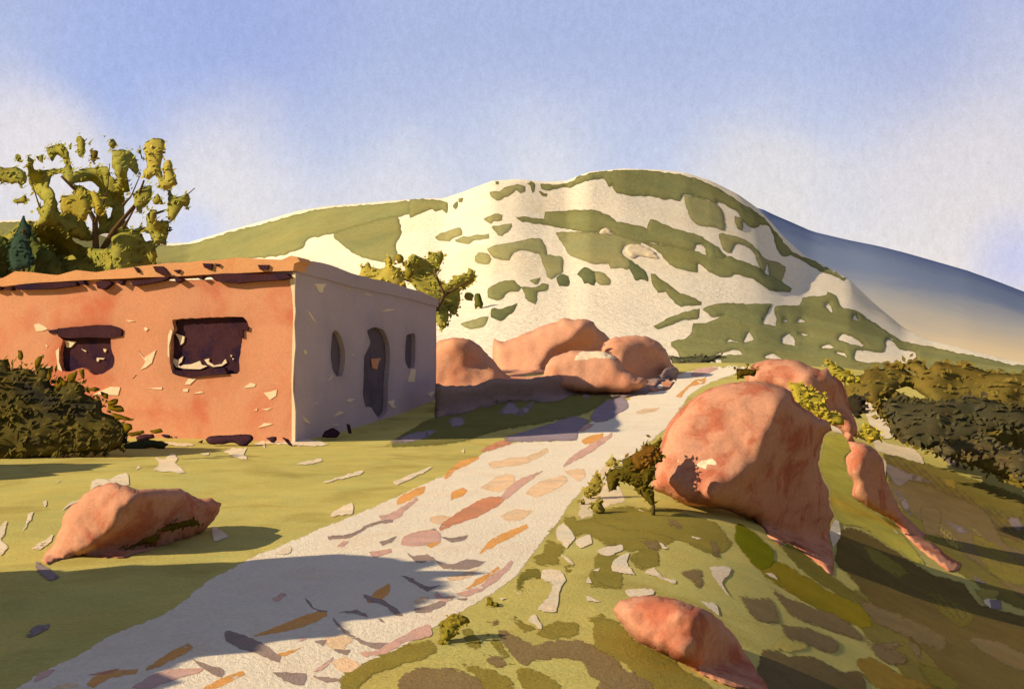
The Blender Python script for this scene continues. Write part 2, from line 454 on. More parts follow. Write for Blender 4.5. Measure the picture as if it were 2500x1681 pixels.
def puff(acc, pts, D, T, colr=(110, 105, 40), holes=(), step=10, wob=2.2, W=22.0, lean=0.75, lump=.35, jit=0.0, rs=6.0, rimw=6.0, leaves=0, lsize=13):
    """a leafy mass with its own distance D and thickness T"""
    ol = rough(pts, rs, wob); hs = [rough(h, rs, wob*.8) for h in holes]
    p, f, e = tri(ol, hs, step); V = []; rim = []
    ym = p[:, 1].max()
    for i in range(len(p)):
        k = math.sqrt(max(0, 1-(1-min(e[i]/W, 1))**2))
        nn = mn.noise(Vector((p[i, 0]*.03, p[i, 1]*.03, D)))+.25*mn.noise(Vector((p[i, 0]*.11, p[i, 1]*.11, D+3)))
        base = D+lean*(ym-p[i, 1])*D/FP+jit*mn.noise(Vector((p[i, 0]*.012, p[i, 1]*.012, D+11)))
        V.append((at_depth(p[i, 0], p[i, 1], base-T*.6*k*(1+lump*nn)))); rim.append(max(0, 1-e[i]/rimw))
    n = len(V); bk = {}
    for i in range(n):
        if e[i] < .01: bk[i] = i
        else:
            k = math.sqrt(max(0, 1-(1-min(e[i]/W, 1))**2)); bk[i] = len(V)
            base = D+lean*(ym-p[i, 1])*D/FP+jit*mn.noise(Vector((p[i, 0]*.012, p[i, 1]*.012, D+11)))
            V.append(at_depth(p[i, 0], p[i, 1], base+T*k*.8)); rim.append(0)
    F = [tuple(t) for t in f]
    for a, b, c in f:
        t = (bk[a], bk[c], bk[b])
        if len(set(t)) == 3 and t != (a, c, b): F.append(t)
    acc.add(V, [tuple(reversed(t)) for t in F], rim, lin(colr))
    if not leaves: return
    lsize *= 1.55
    # leaves standing out of the mass, thickest along its outline, each with its own tone
    rg = random.Random(int(p[0][0]*7+p[0][1]*13)); area = 0
    q = np.array(ol); area = .5*abs(np.dot(q[:, 0], np.roll(q[:, 1], 1))-np.dot(q[:, 1], np.roll(q[:, 0], 1)))
    N = int(area/(lsize*lsize)*leaves*3.2)+int(len(ol)*.5); base_c = np.array(lin(colr)); VV = []; FF = []; PP = []
    for k in range(N):
        if k < len(ol)*.5:
            i = rg.randrange(len(ol)); u, v_ = ol[i]; u += rg.gauss(0, lsize*.22); v_ += rg.gauss(0, lsize*.22); dd = D-.02+lean*(ym-v_)*D/FP
        else:
            i = rg.randrange(n); u, v_ = p[i]; u += rg.uniform(-.6, .6)*step; v_ += rg.uniform(-.6, .6)*step; dd = (V[i]-O).y-.02-.04*rg.random()
            if any(inside(h, [(u, v_)])[0] for h in hs): continue
        c = at_depth(u, v_, dd); L = lsize*D/FP*rg.uniform(.5, 1.1)*.5; w = L*rg.uniform(.35, .6)
        ax = Vector((rg.gauss(0, 1), rg.gauss(0, .5), rg.gauss(.3, 1))).normalized(); nn = Vector((rg.gauss(-.45, .22), rg.gauss(-.7, .2), rg.gauss(.6, .22)))
        bx = ax.cross(nn).normalized(); ax = nn.cross(bx).normalized(); k0 = len(VV)
        VV += [c-ax*L, c+bx*w-ax*L*.1, c+ax*L, c-bx*w-ax*L*.1]; FF.append((k0, k0+1, k0+2, k0+3))
        tone = rg.uniform(.78, 1.2); cc = tuple(np.clip(base_c*tone*np.array([1, rg.uniform(.95, 1.06), rg.uniform(.7, 1.2)]), 0, 1)); PP += [cc]*4
    acc.add(VV, FF, None, PP)
def tube(acc, path, radii, colr=(80, 60, 40), n=7):
    V = []; F = []
    for k, (q, r) in enumerate(zip(path, radii)):
        q = Vector(q); d = (Vector(path[min(k+1, len(path)-1)])-Vector(path[max(k-1, 0)])).normalized()
        a = d.cross(Vector((0, 1, .3))).normalized(); b = d.cross(a)
        for i in range(n): V.append(q+(a*math.cos(2*math.pi*i/n)+b*math.sin(2*math.pi*i/n))*r)
    for k in range(len(path)-1):
        for i in range(n): j = (i+1) % n; F.append((k*n+i, k*n+j, (k+1)*n+j, (k+1)*n+i))
    F.append(tuple(range(n))[::-1]); F.append(tuple(range((len(path)-1)*n, len(path)*n)))
    acc.add(V, F, None, lin(colr))

# ================================================================ the path
m_path = wash('path_wash', (246, 236, 212), (240, 222, 192), scale=1.1, var=.05, blotch=.5, edge=1.0, gscale=30, grain=.09, bump=.8, soft=True)
a = Acc()
drape(a, PX('F', "-260,1700 -60,1640 0,1590 90,1530 180,1488 250,1445 380,1392 470,1322 510,1300 570,1268 640,1240 720,1205 830,1160 930,1115 1010,1080 1070,1048 1130,1012 1190,1003 1310,1000 1300,985 1370,945 1425,915 1440,890 1500,868 1540,852 1580,840 1640,831 1700,830 1735,831 1722,836 1680,850 1640,866 1600,882 1570,905 1545,940 1520,975 1490,1000 1440,1040 1390,1075 1345,1105 1310,1135 1280,1180 1245,1225 1205,1275 1180,1310 1120,1355 1050,1395 1010,1420 960,1450 900,1490 840,1535 770,1580 600,1700 300,1900 -500,1900"), (236, 222, 192), 1, step=14, rimw=7, ky=.3)
path = a.build('path', m_path); tag(path, kind='structure')
def strokes(name, mat, parent, kind, items, layer, trees=(BG,), istep=.05, **kw):
    a = Acc(); kw.setdefault('ky', .5)
    for n_, it in enumerate(items):
        k, s, c = it[:3]; drape(a, PX(k, s), c, layer+n_*istep, trees, [PX(k, h) for h in it[3]] if len(it) > 3 else (), **kw)
    ob = a.build(name, mat, parent)
    if kind: tag(ob, kind=kind)
    return ob
OR, RU, PK, MV = (230, 170, 100), (208, 146, 112), (216, 176, 160), (160, 142, 132)
SOFT = (238, 206, 166)
str_items = [(k, s, c) for c, L in (
 (OR, [('H', "650,380 700,320 760,285 850,260 830,290 720,340 665,395"), ('H', "385,530 400,490 480,450 550,430 540,465 430,520"), ('H', "690,510 700,460 760,435 785,455 760,485 710,500"),
       ('H', "850,815 900,740 1000,690 1120,640 1130,660 1030,720 880,795"), ('H', "1425,165 1545,130 1540,175 1445,195"), ('H', "765,1010 850,950 960,880 970,890 900,950 800,1005"),
       ('H', "215,1080 270,1020 345,975 350,1020 290,1080"), ('H', "550,765 620,730 635,745 580,775"), ('E', "130,1475 180,1420 250,1370 320,1350 310,1385 220,1410 160,1475"),
       ('G', "550,1480 590,1430 720,1395 880,1380 860,1410 700,1440 590,1500"), ('G', "920,1380 1080,1270 1190,1220 1220,1250 1100,1320 960,1385"), ('G', "1280,1505 1400,1440 1540,1390 1550,1410 1400,1490 1350,1505"),
       ('G', "1600,1170 1750,1110 1900,1050 2050,1010 2065,1045 1900,1120 1680,1165"), ('G', "1680,1300 1800,1270 1920,1240 1800,1300 1700,1310")]),
 (SOFT, [('H', "900,300 1000,275 1120,260 1230,215 1240,235 1120,300 1000,320 930,330"), ('H', "860,440 960,370 1040,360 1050,420 960,460"), ('H', "570,610 620,590 700,600 640,640 590,640"),
         ('H', "1110,470 1200,400 1330,370 1350,400 1280,450 1180,490"), ('H', "1330,345 1440,335 1450,380 1400,400"), ('H', "970,600 1050,560 1150,570 1100,615 1020,625"), ('H', "665,950 760,920 850,890 800,940 700,965"),
         ('H', "480,1070 560,1045 570,1060 500,1095"), ('H', "0,1310 60,1270 120,1290 90,1350 20,1340"), ('H', "20,1420 100,1390 180,1430 120,1480 50,1460"), ('G', "2040,1190 2160,1170 2230,1200 2150,1260 2090,1250"),
         ('G', "330,1505 420,1470 500,1480 430,1505"), ('J', "1800,880 1900,850 2010,840 1960,880 1850,900"), ('G', "2120,1330 2180,1320 2240,1350 2180,1390 2120,1370")]),
 (RU, [('H', "630,680 640,640 760,560 870,500 970,490 1000,500 940,550 820,610 700,650"), ('H', "860,230 960,175 1040,185 900,235"), ('G', "560,1420 640,1400 760,1380 700,1410")]),
 (PK, [('H', "970,490 1060,400 1210,340 1170,375 1080,440 1010,500"), ('H', "1320,325 1360,270 1480,190 1600,130 1600,150 1480,240 1370,300"), ('H', "720,1035 850,990 1030,850 1020,900 880,1010 780,1050"),
       ('H', "180,1365 280,1350 400,1280 560,1205 590,1265 430,1310 330,1370 220,1385"), ('H', "290,600 380,570 500,490 510,510 430,570 400,610 300,620"), ('H', "410,760 430,710 540,680 620,680 630,740 500,765"),
       ('H', "235,800 360,780 360,800 260,830"), ('E', "220,1330 270,1290 400,1290 340,1320 250,1355"), ('G', "830,1500 960,1420 1100,1380 1290,1375 1270,1400 1100,1450 950,1505"),
       ('G', "215,1460 260,1395 350,1385 300,1430"), ('G', "1720,935 1780,900 1820,905 1760,955"), ('G', "1885,1215 1920,1175 1935,1195"), ('H', "1360,130 1440,80 1500,80 1440,120"), ('H', "600,1040 615,1020 650,1055 720,1045 690,1080 630,1070"),
       ('H', "50,770 90,740 120,740 80,770"), ('G', "1980,1400 2040,1350 2110,1305 2090,1350 2020,1395")])) for k, s in L]
strokes('earth_streak', m_stroke, path, None, str_items, 2, rimmax=.5, rimw=5, wob=2.0)
mv_items = [(k, s, MV) for k, s in [
 ('H', "0,710 120,700 240,640 370,610 370,630 250,650 130,720 0,730"), ('H', "430,725 480,700 600,670 620,690 500,720"), ('H', "285,745 390,712 370,735 310,765"),
 ('H', "435,790 470,820 560,815 620,850 700,870 780,840 890,855 830,885 720,900 640,890 600,850 500,860"), ('H', "410,930 480,950 560,995 640,985 560,1020 520,1000"), ('H', "630,710 700,720 790,705 780,725 700,748"),
 ('H', "200,1040 300,1065 400,1130 425,1160 390,1160 320,1100 230,1075"), ('H', "30,1160 60,1200 140,1270 250,1310 380,1310 370,1345 250,1340 110,1270 40,1200"), ('H', "60,1140 150,1125 220,1150 225,1168 150,1145"),
 ('H', "480,1120 560,1100 670,1065 660,1095 560,1140 500,1140"), ('H', "725,1065 785,1058 780,1072"), ('H', "35,1350 125,1350 110,1372 60,1370"),
 ('G', "1430,1140 1560,1170 1700,1240 1780,1310 1760,1340 1640,1290 1500,1240 1430,1200"), ('G', "1210,1320 1300,1350 1420,1385 1400,1435 1320,1400"), ('G', "1990,1200 2070,1200 2040,1235"), ('G', "2105,1255 2215,1260 2190,1290"),
 ('G', "1720,1400 1850,1405 1940,1410 1920,1480 1850,1480"), ('G', "1980,1425 2170,1445 2060,1465"), ('G', "1930,930 2000,1000 2080,1015 2020,1020 1940,960"), ('H', "280,1170 320,1190 300,1195")]]
strokes('mauve_shadow_streak', m_stroke, path, None, mv_items, 3, rimmax=.42, rimw=5, wob=2.0)  # mauve ripples paint cast shadow across the path

# ================================================================ scrub on the hill, and bare spots showing through
E_HOLES = ("680,1010 710,940 740,890 765,1020", "810,1000 815,980 835,1000", "895,1000 910,975 945,1000", "1070,900 1090,870 1120,940", "1250,985 1265,950 1280,990", "555,1130 590,1060 620,1115",
 "445,1130 470,1110 500,1125 530,1125", "800,1100 840,1075 885,1115 880,1150 800,1135", "905,1072 970,1080 940,1088", "1155,1110 1180,1075 1240,1090 1320,1150 1300,1155 1200,1130", "1050,1160 1110,1140 1125,1160 1060,1168",
 "1140,1190 1200,1195 1210,1222", "1260,1240 1270,1180 1440,1190 1460,1110 1500,1120 1540,1170 1640,1190 1640,1240 1560,1265 1450,1255 1350,1260", "380,1210 500,1175 550,1205", "690,1225 740,1200 800,1240",
 "250,520 310,490 330,580 280,570")
SG = (146, 146, 94); SL = (166, 162, 110); SD = (116, 122, 82)
hs = [
 ('D', "0,325 120,320 240,332 278,345 275,430 235,400 190,415 170,395 110,410 70,430 0,460", SG), ('D', "318,365 355,335 355,380 340,400 320,385", SG), ('D', "358,320 400,312 385,345 360,345", SG),
 ('D', "628,187 655,187 655,215 632,215", SG), ('D', "590,265 660,262 700,235 790,215 850,225 848,265 820,280 790,255 760,270 700,310 645,330 605,310", SL), ('D', "852,182 920,182 915,260 905,275 890,230", SG),
 ('D', "948,262 1010,280 1010,305 970,298", SG), ('D', "960,210 1100,214 1200,192 1205,167 1280,147 1340,126 1430,116 1500,106 1700,108 1860,124 2010,141 2080,168 2150,203 2262,250 2262,355 2180,320 2020,285 1985,335 1920,320 1880,325 1780,300 1650,300 1520,275 1490,225 1465,235 1430,175 1290,190 1180,235 1130,235 1030,258 965,250", SG),
 ('E', "230,90 310,118 390,150 450,190 540,245 640,308 700,358 735,400 770,440 810,500 890,570 1010,618 1100,648 1180,688 1210,720 1195,738 1160,725 1080,690 1000,655 940,620 860,580 800,585 770,545 750,470 720,395 660,385 650,405 600,405 560,370 520,310 400,240 310,225 240,205", SG),
 ('E', "185,200 310,225 390,260 430,320 440,425 370,400 300,400 240,370 200,300", SL), ('E', "495,335 555,350 550,420 520,410", SL),
 ('D', "785,452 990,462 992,420 1150,405 1280,400 1400,415 1470,440 1520,485 1700,520 1780,555 1830,620 1700,640 1500,582 1440,530 1395,572 1290,565 1200,550 1000,510 830,490", SG),
 ('D', "1080,565 1290,565 1500,580 1700,640 1650,690 1590,660 1560,720 1640,780 1600,840 1560,825 1480,830 1460,795 1360,800 1270,770 1180,740 1130,660", SL), ('D', "1540,730 1640,780 1750,870 1755,925 1700,910 1665,925 1620,840", SD),
 ('D', "1765,470 1820,475 1900,525 2050,565 2170,605 2170,655 2110,660 2095,700 1900,660 1780,640 1700,640 1740,560", SG), ('D', "1700,640 1900,660 2095,700 2190,735 2190,640 2262,680 2262,870 2200,850 2120,790 2115,860 1950,830 1850,730 1790,680", SG),
 ('E', "270,590 330,580 440,598 460,585 560,620 670,660 700,700 780,730 860,790 850,812 790,810 720,800 670,770 620,730 500,700 480,715 390,710 320,670", SG),
 ('E', "0,360 120,410 240,440 320,480 380,520 450,580 440,600 330,590 300,520 180,480 0,430", SG), ('E', "400,450 450,445 540,470 600,500 640,545 700,600 760,620 820,650 815,700 790,745 720,715 705,630 690,690 650,640 620,560 560,510 500,510 480,565 430,545", SL),
 ('D', "1230,870 1290,820 1350,850 1380,880 1360,955 1310,940 1285,940 1270,905", SD), ('D', "1350,850 1420,860 1470,900 1478,950 1400,955 1370,930", SL), ('D', "1775,875 1800,870 1880,930 1990,1010 2100,1050 2150,1075 2145,1100 1980,1105 1920,1050 1880,1000 1830,1010 1790,950", SG),
 ('D', "545,470 600,440 660,425 680,440 678,480 620,485 600,510", SL), ('D', "185,600 230,570 300,550 375,530 390,555 385,590 310,610 295,635 220,625", SL), ('D', "330,620 450,590 585,578 588,608 470,630 430,655 370,640", SL),
 ('D', "605,530 650,515 750,503 740,545 680,590 650,590", SL), ('D', "570,690 640,655 760,640 870,615 950,605 990,640 1010,710 1010,730 1120,745 1128,850 1090,880 1040,910 1010,890 985,800 945,720 880,710 820,695 760,720 730,775 650,765 600,735", SL),
 ('D', "475,750 510,715 570,720 600,760 580,800 500,800", SL), ('D', "1080,900 1125,865 1165,890 1175,960 1100,960", SD), ('D', "570,1000 600,960 700,920 770,920 825,975 800,1000 720,1010 670,1060 640,1065 580,1050", SG),
 ('D', "825,975 870,965 930,975 980,940 1020,950 1020,990 940,1010 940,1060 930,1095 870,1070", SG), ('D', "880,920 960,900 940,950", SL), ('D', "600,1130 680,1125 790,1090 770,1150 710,1190 670,1215 600,1190", SD),
 ('D', "375,1240 480,1205 578,1185 540,1260 440,1280", SL), ('D', "1800,1260 1850,1220 2000,1160 2130,1130 2120,1200 2000,1215 1820,1285", SG),
 ('F', "300,600 330,562 355,560 430,557 520,530 600,510 680,487 740,475 880,463 935,459 935,486 905,495 870,500 760,532 700,545 690,565 640,582 560,590 440,600", SG),
 ('F', "760,532 870,500 905,495 915,530 900,560 905,575 895,600 840,590 800,575", SG),
 ('F', "-300,560 -200,530 0,508 60,504 130,512 200,524 260,560 120,640 -300,700", SG),
 ('E', "95,1130 200,1100 230,1060 240,1010 320,1010 440,950 370,975 300,920 320,900 440,880 570,885 700,885 735,885 710,950 680,1010 760,1020 750,900 910,895 930,845 1000,835 1080,830 1090,810 1140,830 1180,905 1280,930 1370,1000 1450,1050 1560,1120 1700,1150 1900,1190 2100,1230 2260,1270 2700,1300 2700,1400 1800,1350 1300,1350 1150,1300 950,1300 600,1290 420,1262 400,1225 180,1240 130,1180", SG, E_HOLES)]
strokes('hill_scrub', m_hstroke, None, 'stuff', hs, 1, (BH,), rimw=5, wob=1.8, maxedge=.5, lift=.12, step=10)
CR = (238, 221, 182)
fl = []
fl += [('D', "1600,660 1700,660 1790,700 1830,760 1700,740 1640,760 1590,720", CR), ('D', "1395,572 1440,530 1500,582", CR), ('D', "60,368 80,360 85,378", CR)]
strokes('bare_sand', m_hstroke, hill, None, fl, 1, (BH,), rimw=2, wob=1.5, maxedge=.5, lift=.26, step=8, rs=5)

# ================================================================ darker growth, painted shade and bare flecks on the near ground
YG, OL, OD, BR, BD = (192, 180, 98), (146, 134, 64), (128, 120, 56), (138, 120, 82), (122, 106, 70)
gb = [
 ('H', "1400,600 1420,480 1480,400 1560,300 1600,290 1640,400 1660,460 1700,520 1600,540 1500,600 1420,620", (228, 212, 176)), ('H', "1300,600 1360,560 1400,545 1330,600 1290,660 1230,720 1220,680", YG)]
strokes('bare_earth', m_stroke, ground, None, gb, 1.5, rimw=10)
ga = [
 ('I', "1330,480 1450,500 1700,580 1981,680 2200,760 2200,1250 1900,1180 1750,1080 1650,1020 1560,920 1450,810 1390,700 1350,600", (132, 122, 64)),
 ('I', "1430,1000 1560,1040 1700,1080 1780,1180 1981,1230 2200,1300 2200,1640 1500,1640 1400,1480 1250,1330 1180,1230 1130,1120 1300,1100", (136, 124, 64)),
 ('I', "1340,480 1450,520 1650,620 1800,720 2100,820 2100,940 1700,800 1500,650 1350,530", BD),
 ('H', "1325,600 1390,595 1400,620 1480,600 1520,560 1600,550 1700,535 1750,560 1850,545 1990,560 2000,700 1850,790 1700,800 1560,760 1450,700 1380,720 1330,660", OL),
 ('H', "1130,840 1200,800 1230,730 1290,745 1340,780 1300,830 1310,870 1200,880", OL), ('H', "1060,970 1080,910 1150,880 1200,900 1210,950 1110,960 1100,1020 1060,1010", OD), ('H', "1320,880 1390,870 1350,930", OL),
 ('H', "1470,900 1600,890 1650,960 1660,1000 1480,1000", OL), ('H', "1690,830 1730,795 1850,790 1870,850 1800,895 1740,900", OL), ('H', "630,1200 700,1150 770,1160 800,1190 740,1210 720,1260 640,1310", OD),
 ('H', "745,1240 800,1230 860,1300 860,1340 790,1340", OL), ('H', "990,1135 1050,1160 1180,1230 1100,1250 1040,1190", OL), ('H', "1165,1260 1200,1220 1280,1185 1380,1185 1420,1220 1400,1280 1250,1290", OL),
 ('H', "1450,1170 1540,1140 1600,1190 1650,1280 1680,1310 1800,1330 1957,1400 1957,1480 1850,1440 1700,1400 1620,1350 1560,1320 1540,1200 1460,1190", OL), ('H', "745,1420 900,1450 1020,1500 1050,1568 850,1600 830,1510", OL),
 ('H', "890,1060 910,1050 950,1095 910,1095", OL), ('H', "60,1500 200,1420 400,1330 580,1290 620,1340 560,1400 400,1440 250,1500 100,1640", OL), ('H', "880,1245 960,1290 1070,1450 980,1400", OL), ('H', "1080,1440 1200,1470 1330,1568 1150,1640 1060,1500", OL),
 ('I', "0,740 120,730 280,735 420,760 560,800 640,900 560,960 420,900 300,860 120,840 0,800", OL), ('I', "0,960 60,930 130,960 130,1110 60,1100 0,1060", OL), ('I', "200,925 290,920 300,1000 230,1020 190,980", OL),
 ('I', "100,1250 150,1300 200,1350 280,1395 420,1480 560,1568 300,1640 130,1450 0,1380 0,1240", OL),
 ('I', "850,905 920,900 1000,965 1060,1015 1150,1080 1280,1180 1200,1190 1000,1060 930,1000", OD), ('I', "780,960 900,1000 1080,1110 1260,1200 1280,1300 1100,1240 900,1130 760,1030", (150, 134, 40)),
 ('J', "-60,960 100,915 300,880 560,775 700,735 860,765 980,790 1150,770 1250,715 1600,725 1700,760 1540,790 1450,860 1300,920 1100,960 900,1000 650,1040 450,1090 300,1140 100,1175 -200,1190 -400,1180", (126, 124, 70)), ('I', "800,1380 900,1300 1000,1300 980,1380 900,1400", YG), ('I', "1200,1440 1280,1420 1420,1500 1600,1568 1300,1568", (160, 132, 60))]  # the wide olive band puts the house shadow's dark into colour
strokes('long_grass_and_shade', m_stroke, None, 'stuff', ga, 2, rimw=14, rimmax=.75)
gc = [
 ('H', "950,1240 1000,1240 1150,1310 1270,1290 1400,1290 1520,1330 1620,1390 1680,1460 1850,1560 1700,1600 1480,1500 1430,1420 1300,1400 1150,1420 1120,1450 1050,1400 980,1310", BR),
 ('H', "400,1500 500,1450 700,1450 850,1500 880,1640 400,1700", BR), ('H', "860,1370 1000,1390 1000,1450 930,1450", BR), ('H', "890,1190 960,1175 960,1205 910,1215", BR), ('H', "1540,780 1625,755 1600,805 1550,805", BR),
 ('H', "1745,715 1860,755 1870,790 1800,785", BR), ('H', "1600,1430 1720,1470 1850,1568 1500,1600", BR),
 ('I', "660,1130 740,1150 820,1150 860,1260 790,1270 720,1230", BR), ('I', "810,1100 900,1150 1010,1190 1130,1230 1250,1330 1290,1350 1500,1350 1500,1460 1440,1370 1350,1400 1260,1360 1020,1280 900,1230", BR),
 ('I', "860,1270 1000,1290 1120,1340 1130,1400 1060,1400 960,1360 890,1340", BR), ('I', "1240,1340 1360,1380 1440,1410 1440,1450 1360,1460 1300,1420", BR), ('I', "780,1380 900,1410 1020,1420 1130,1480 1240,1490 1230,1640 700,1640 750,1470", BD),
 ('I', "390,1030 440,1015 500,1020 500,1100 480,1115 440,1070", BR), ('I', "530,890 560,885 585,940 580,975 550,970", BR), ('I', "325,780 370,785 412,820 400,838 350,820", BR), ('I', "210,870 300,890 300,935 240,920", BR), ('I', "40,905 105,900 95,950 45,940", BR),
 ('I', "1350,600 1450,600 1570,640 1800,740 1900,900 2100,980 2100,1230 1900,1100 1700,950 1500,800 1380,700", BR),
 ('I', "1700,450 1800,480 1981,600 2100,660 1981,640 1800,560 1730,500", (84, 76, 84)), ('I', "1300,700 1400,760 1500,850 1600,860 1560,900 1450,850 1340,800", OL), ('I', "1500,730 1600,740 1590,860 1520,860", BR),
 ('I', "1740,850 1850,900 1981,1000 1981,1100 1850,1060 1760,960", OL), ('I', "1115,930 1125,850 1180,822 1260,850 1400,940 1560,1040 1700,1080 1780,1180 1981,1230 2100,1300 2100,1640 1640,1640 1560,1440 1400,1300 1280,1180 1180,1060 1105,980", (120, 104, 60)),  # the large brown region spreads the big boulder's shadow in colour
 ('I', "1180,1130 1300,1180 1450,1240 1620,1330 1600,1400 1450,1340 1300,1270", BR), ('I', "1500,1100 1650,1150 1760,1230 1700,1290 1600,1230", OD), ('I', "1700,1330 1850,1340 1981,1400 2100,1460 2000,1500 1850,1440", BR), ('I', "1480,1450 1600,1480 1700,1568 1560,1568", OD), ('I', "1240,900 1350,950 1460,1030 1400,1060 1280,990", OL)]
strokes('dry_grass_and_shade', m_stroke, None, 'stuff', gc, 3, istep=.12, rimw=14, rimmax=.75)  # brown strokes put the bank's shade into the colour of dry grass
gy = [('I', "1060,400 1130,390 1190,420 1190,480 1160,500 1180,560 1210,600 1200,680 1300,750 1380,810 1450,880 1550,1020 1480,1000 1330,900 1220,830 1140,820 1105,770 1080,700 1085,640 1050,600 1030,550 1050,450", (196, 186, 84)),
 ('I', "1560,780 1600,790 1700,900 1730,950 1640,920 1590,860", (172, 156, 80)), ('I', "1480,715 1570,730 1580,745 1500,735", (172, 156, 80)), ('I', "1580,590 1670,600 1670,660 1620,640", (160, 140, 70)), ('I', "1740,1100 1870,1110 1875,1150 1820,1160 1780,1205 1860,1205 1800,1180", (172, 156, 80)), ('I', "1640,1055 1700,1100 1680,1090", (172, 156, 80)),
 ('I', "650,800 700,810 770,870 840,930 830,1000 760,1030 700,970 640,890", (122, 122, 26)), ('I', "1730,820 1780,830 1800,900 1760,860", YG), ('I', "1840,960 1900,1000 1980,1100 1900,1080", (160, 140, 70))]
strokes('fresh_grass', m_stroke, None, 'stuff', gy, 5, rimw=12)
LI = (150, 136, 134)
li = [('I', s, LI) for s in ("1580,480 1640,490 1700,560 1640,540", "1350,530 1440,570 1560,620 1450,610 1400,640 1340,560", "1610,790 1700,830 1730,850 1680,850", "1740,1040 1800,1080 1770,1090", "1900,780 1960,790 1981,840 1930,830", "1810,1160 1870,1160 1880,1200 1820,1200", "1380,640 1440,700 1460,780 1400,700")]
li += [('J', s, (156, 142, 150)) for s in ("600,900 680,800 740,800 780,860 900,790 920,790 860,880 800,915 700,900", "640,1110 800,1060 1000,1000 1250,920 1400,960 1300,1050 1270,1130 1000,1140 650,1140", "160,950 230,930 310,940 290,1000 200,1010", "-350,1150 -200,1080 0,1040 60,1050 -60,1120 -200,1150", "1450,850 1560,780 1700,750 1740,840 1640,900 1600,940 1460,975 1400,940")]  # purple strokes beside the house put its shadow into the colour
li += [('G', s, LI) for s in ("230,700 330,760 380,800 320,820 240,780", "160,1165 230,1110 320,1095 300,1130 200,1180")]
strokes('lilac_and_shade_strokes', m_stroke, None, 'stuff', li, 6, rimw=8, rimmax=.6)
FK = (236, 220, 188)
ft = [('C', s) for s in ("1045,1145 1090,1100 1065,1055 1130,1065 1180,1025 1215,1065 1200,1095 1235,1130 1260,1165 1150,1150", "1525,1020 1600,990 1660,1000 1690,985 1670,1040 1690,1068 1620,1060 1560,1030", "1370,1038 1405,1022 1430,1042",
 "2030,1100 2090,1080 2190,1062 2205,1080 2120,1100", "930,1140 945,1115 965,1130", "1740,965 1810,940 1812,1000 1790,975", "1090,945 1200,955 1330,968 1250,982 1130,962", "1720,955 1850,945 2000,935 2100,930 2240,962 2200,978 2000,974 1850,962")]
ft += [('G', s) for s in ("0,490 45,450 30,520 10,570 50,610 0,665", "130,515 160,480 180,400 210,390 200,430 160,490", "275,330 290,318 300,340 285,358", "355,205 390,180 375,200", "570,250 590,185 690,180 800,145 815,220 700,205 620,225",
 "390,380 450,330 530,300 480,330", "2085,415 2130,370 2225,335 2230,400", "1340,480 1410,510 1440,545 1355,575", "2045,200 2290,125 2280,150 2080,200", "1885,85 2030,50 2020,75", "1740,655 1835,595 1835,650", "1290,20 1320,15 1325,28 1270,30", "200,620 290,560 335,530 320,580 240,630")]
ft += [('H', s) for s in ("370,405 480,360 590,318 560,345 390,425", "750,235 770,222 765,245", "1390,740 1470,700 1485,750 1420,780", "1285,670 1330,640 1390,720 1340,775 1290,720", "1310,815 1350,830 1385,870 1350,860",
 "1210,900 1300,905 1340,960 1310,1000 1280,1135 1180,1125 1250,1040 1260,980 1200,950", "1510,790 1640,760 1660,790 1560,825", "1610,840 1700,800 1680,860 1725,930 1600,905", "1780,920 1830,890 1900,950 1957,960 1957,980 1850,940",
 "1490,905 1530,890 1520,910", "1450,975 1465,940 1485,975", "1675,1015 1820,1010 1830,1040 1700,1050", "1455,1050 1530,1080 1460,1075", "1130,1190 1160,1150 1200,1210 1200,1235", "1865,745 1915,780 1880,780", "1745,555 1775,580 1750,570",
 "960,1060 1000,1060 980,1068", "1050,1010 1090,1050 1060,1030")]
ft += [('I', s) for s in ("530,1010 625,1010 625,1040 590,1080 625,1145 580,1100", "785,1035 830,1040 845,1068", "450,865 495,878 450,875", "490,1165 560,1180 575,1230 530,1200", "1260,230 1280,260 1340,310 1380,400 1330,420 1280,370 1250,300",
 "1280,400 1350,440 1480,470 1520,530 1400,500 1300,470", "1710,400 1775,380 1760,410 1715,430", "1790,1160 1820,1150 1825,1200", "145,1120 230,1105 270,1130 180,1140", "1090,345 1140,350 1210,400 1250,430 1190,400 1100,385", "1190,670 1240,690 1300,745 1240,720",
 "1085,840 1110,790 1130,800 1130,870 1100,920", "1300,500 1345,520 1340,600 1320,560", "1375,830 1400,850 1395,860")]
strokes('bare_fleck', m_stroke, ground, None, [(k, s, FK) for k, s in ft], 6.5, istep=.01, rs=5, wob=1.8, rimw=5, rimmax=.42)
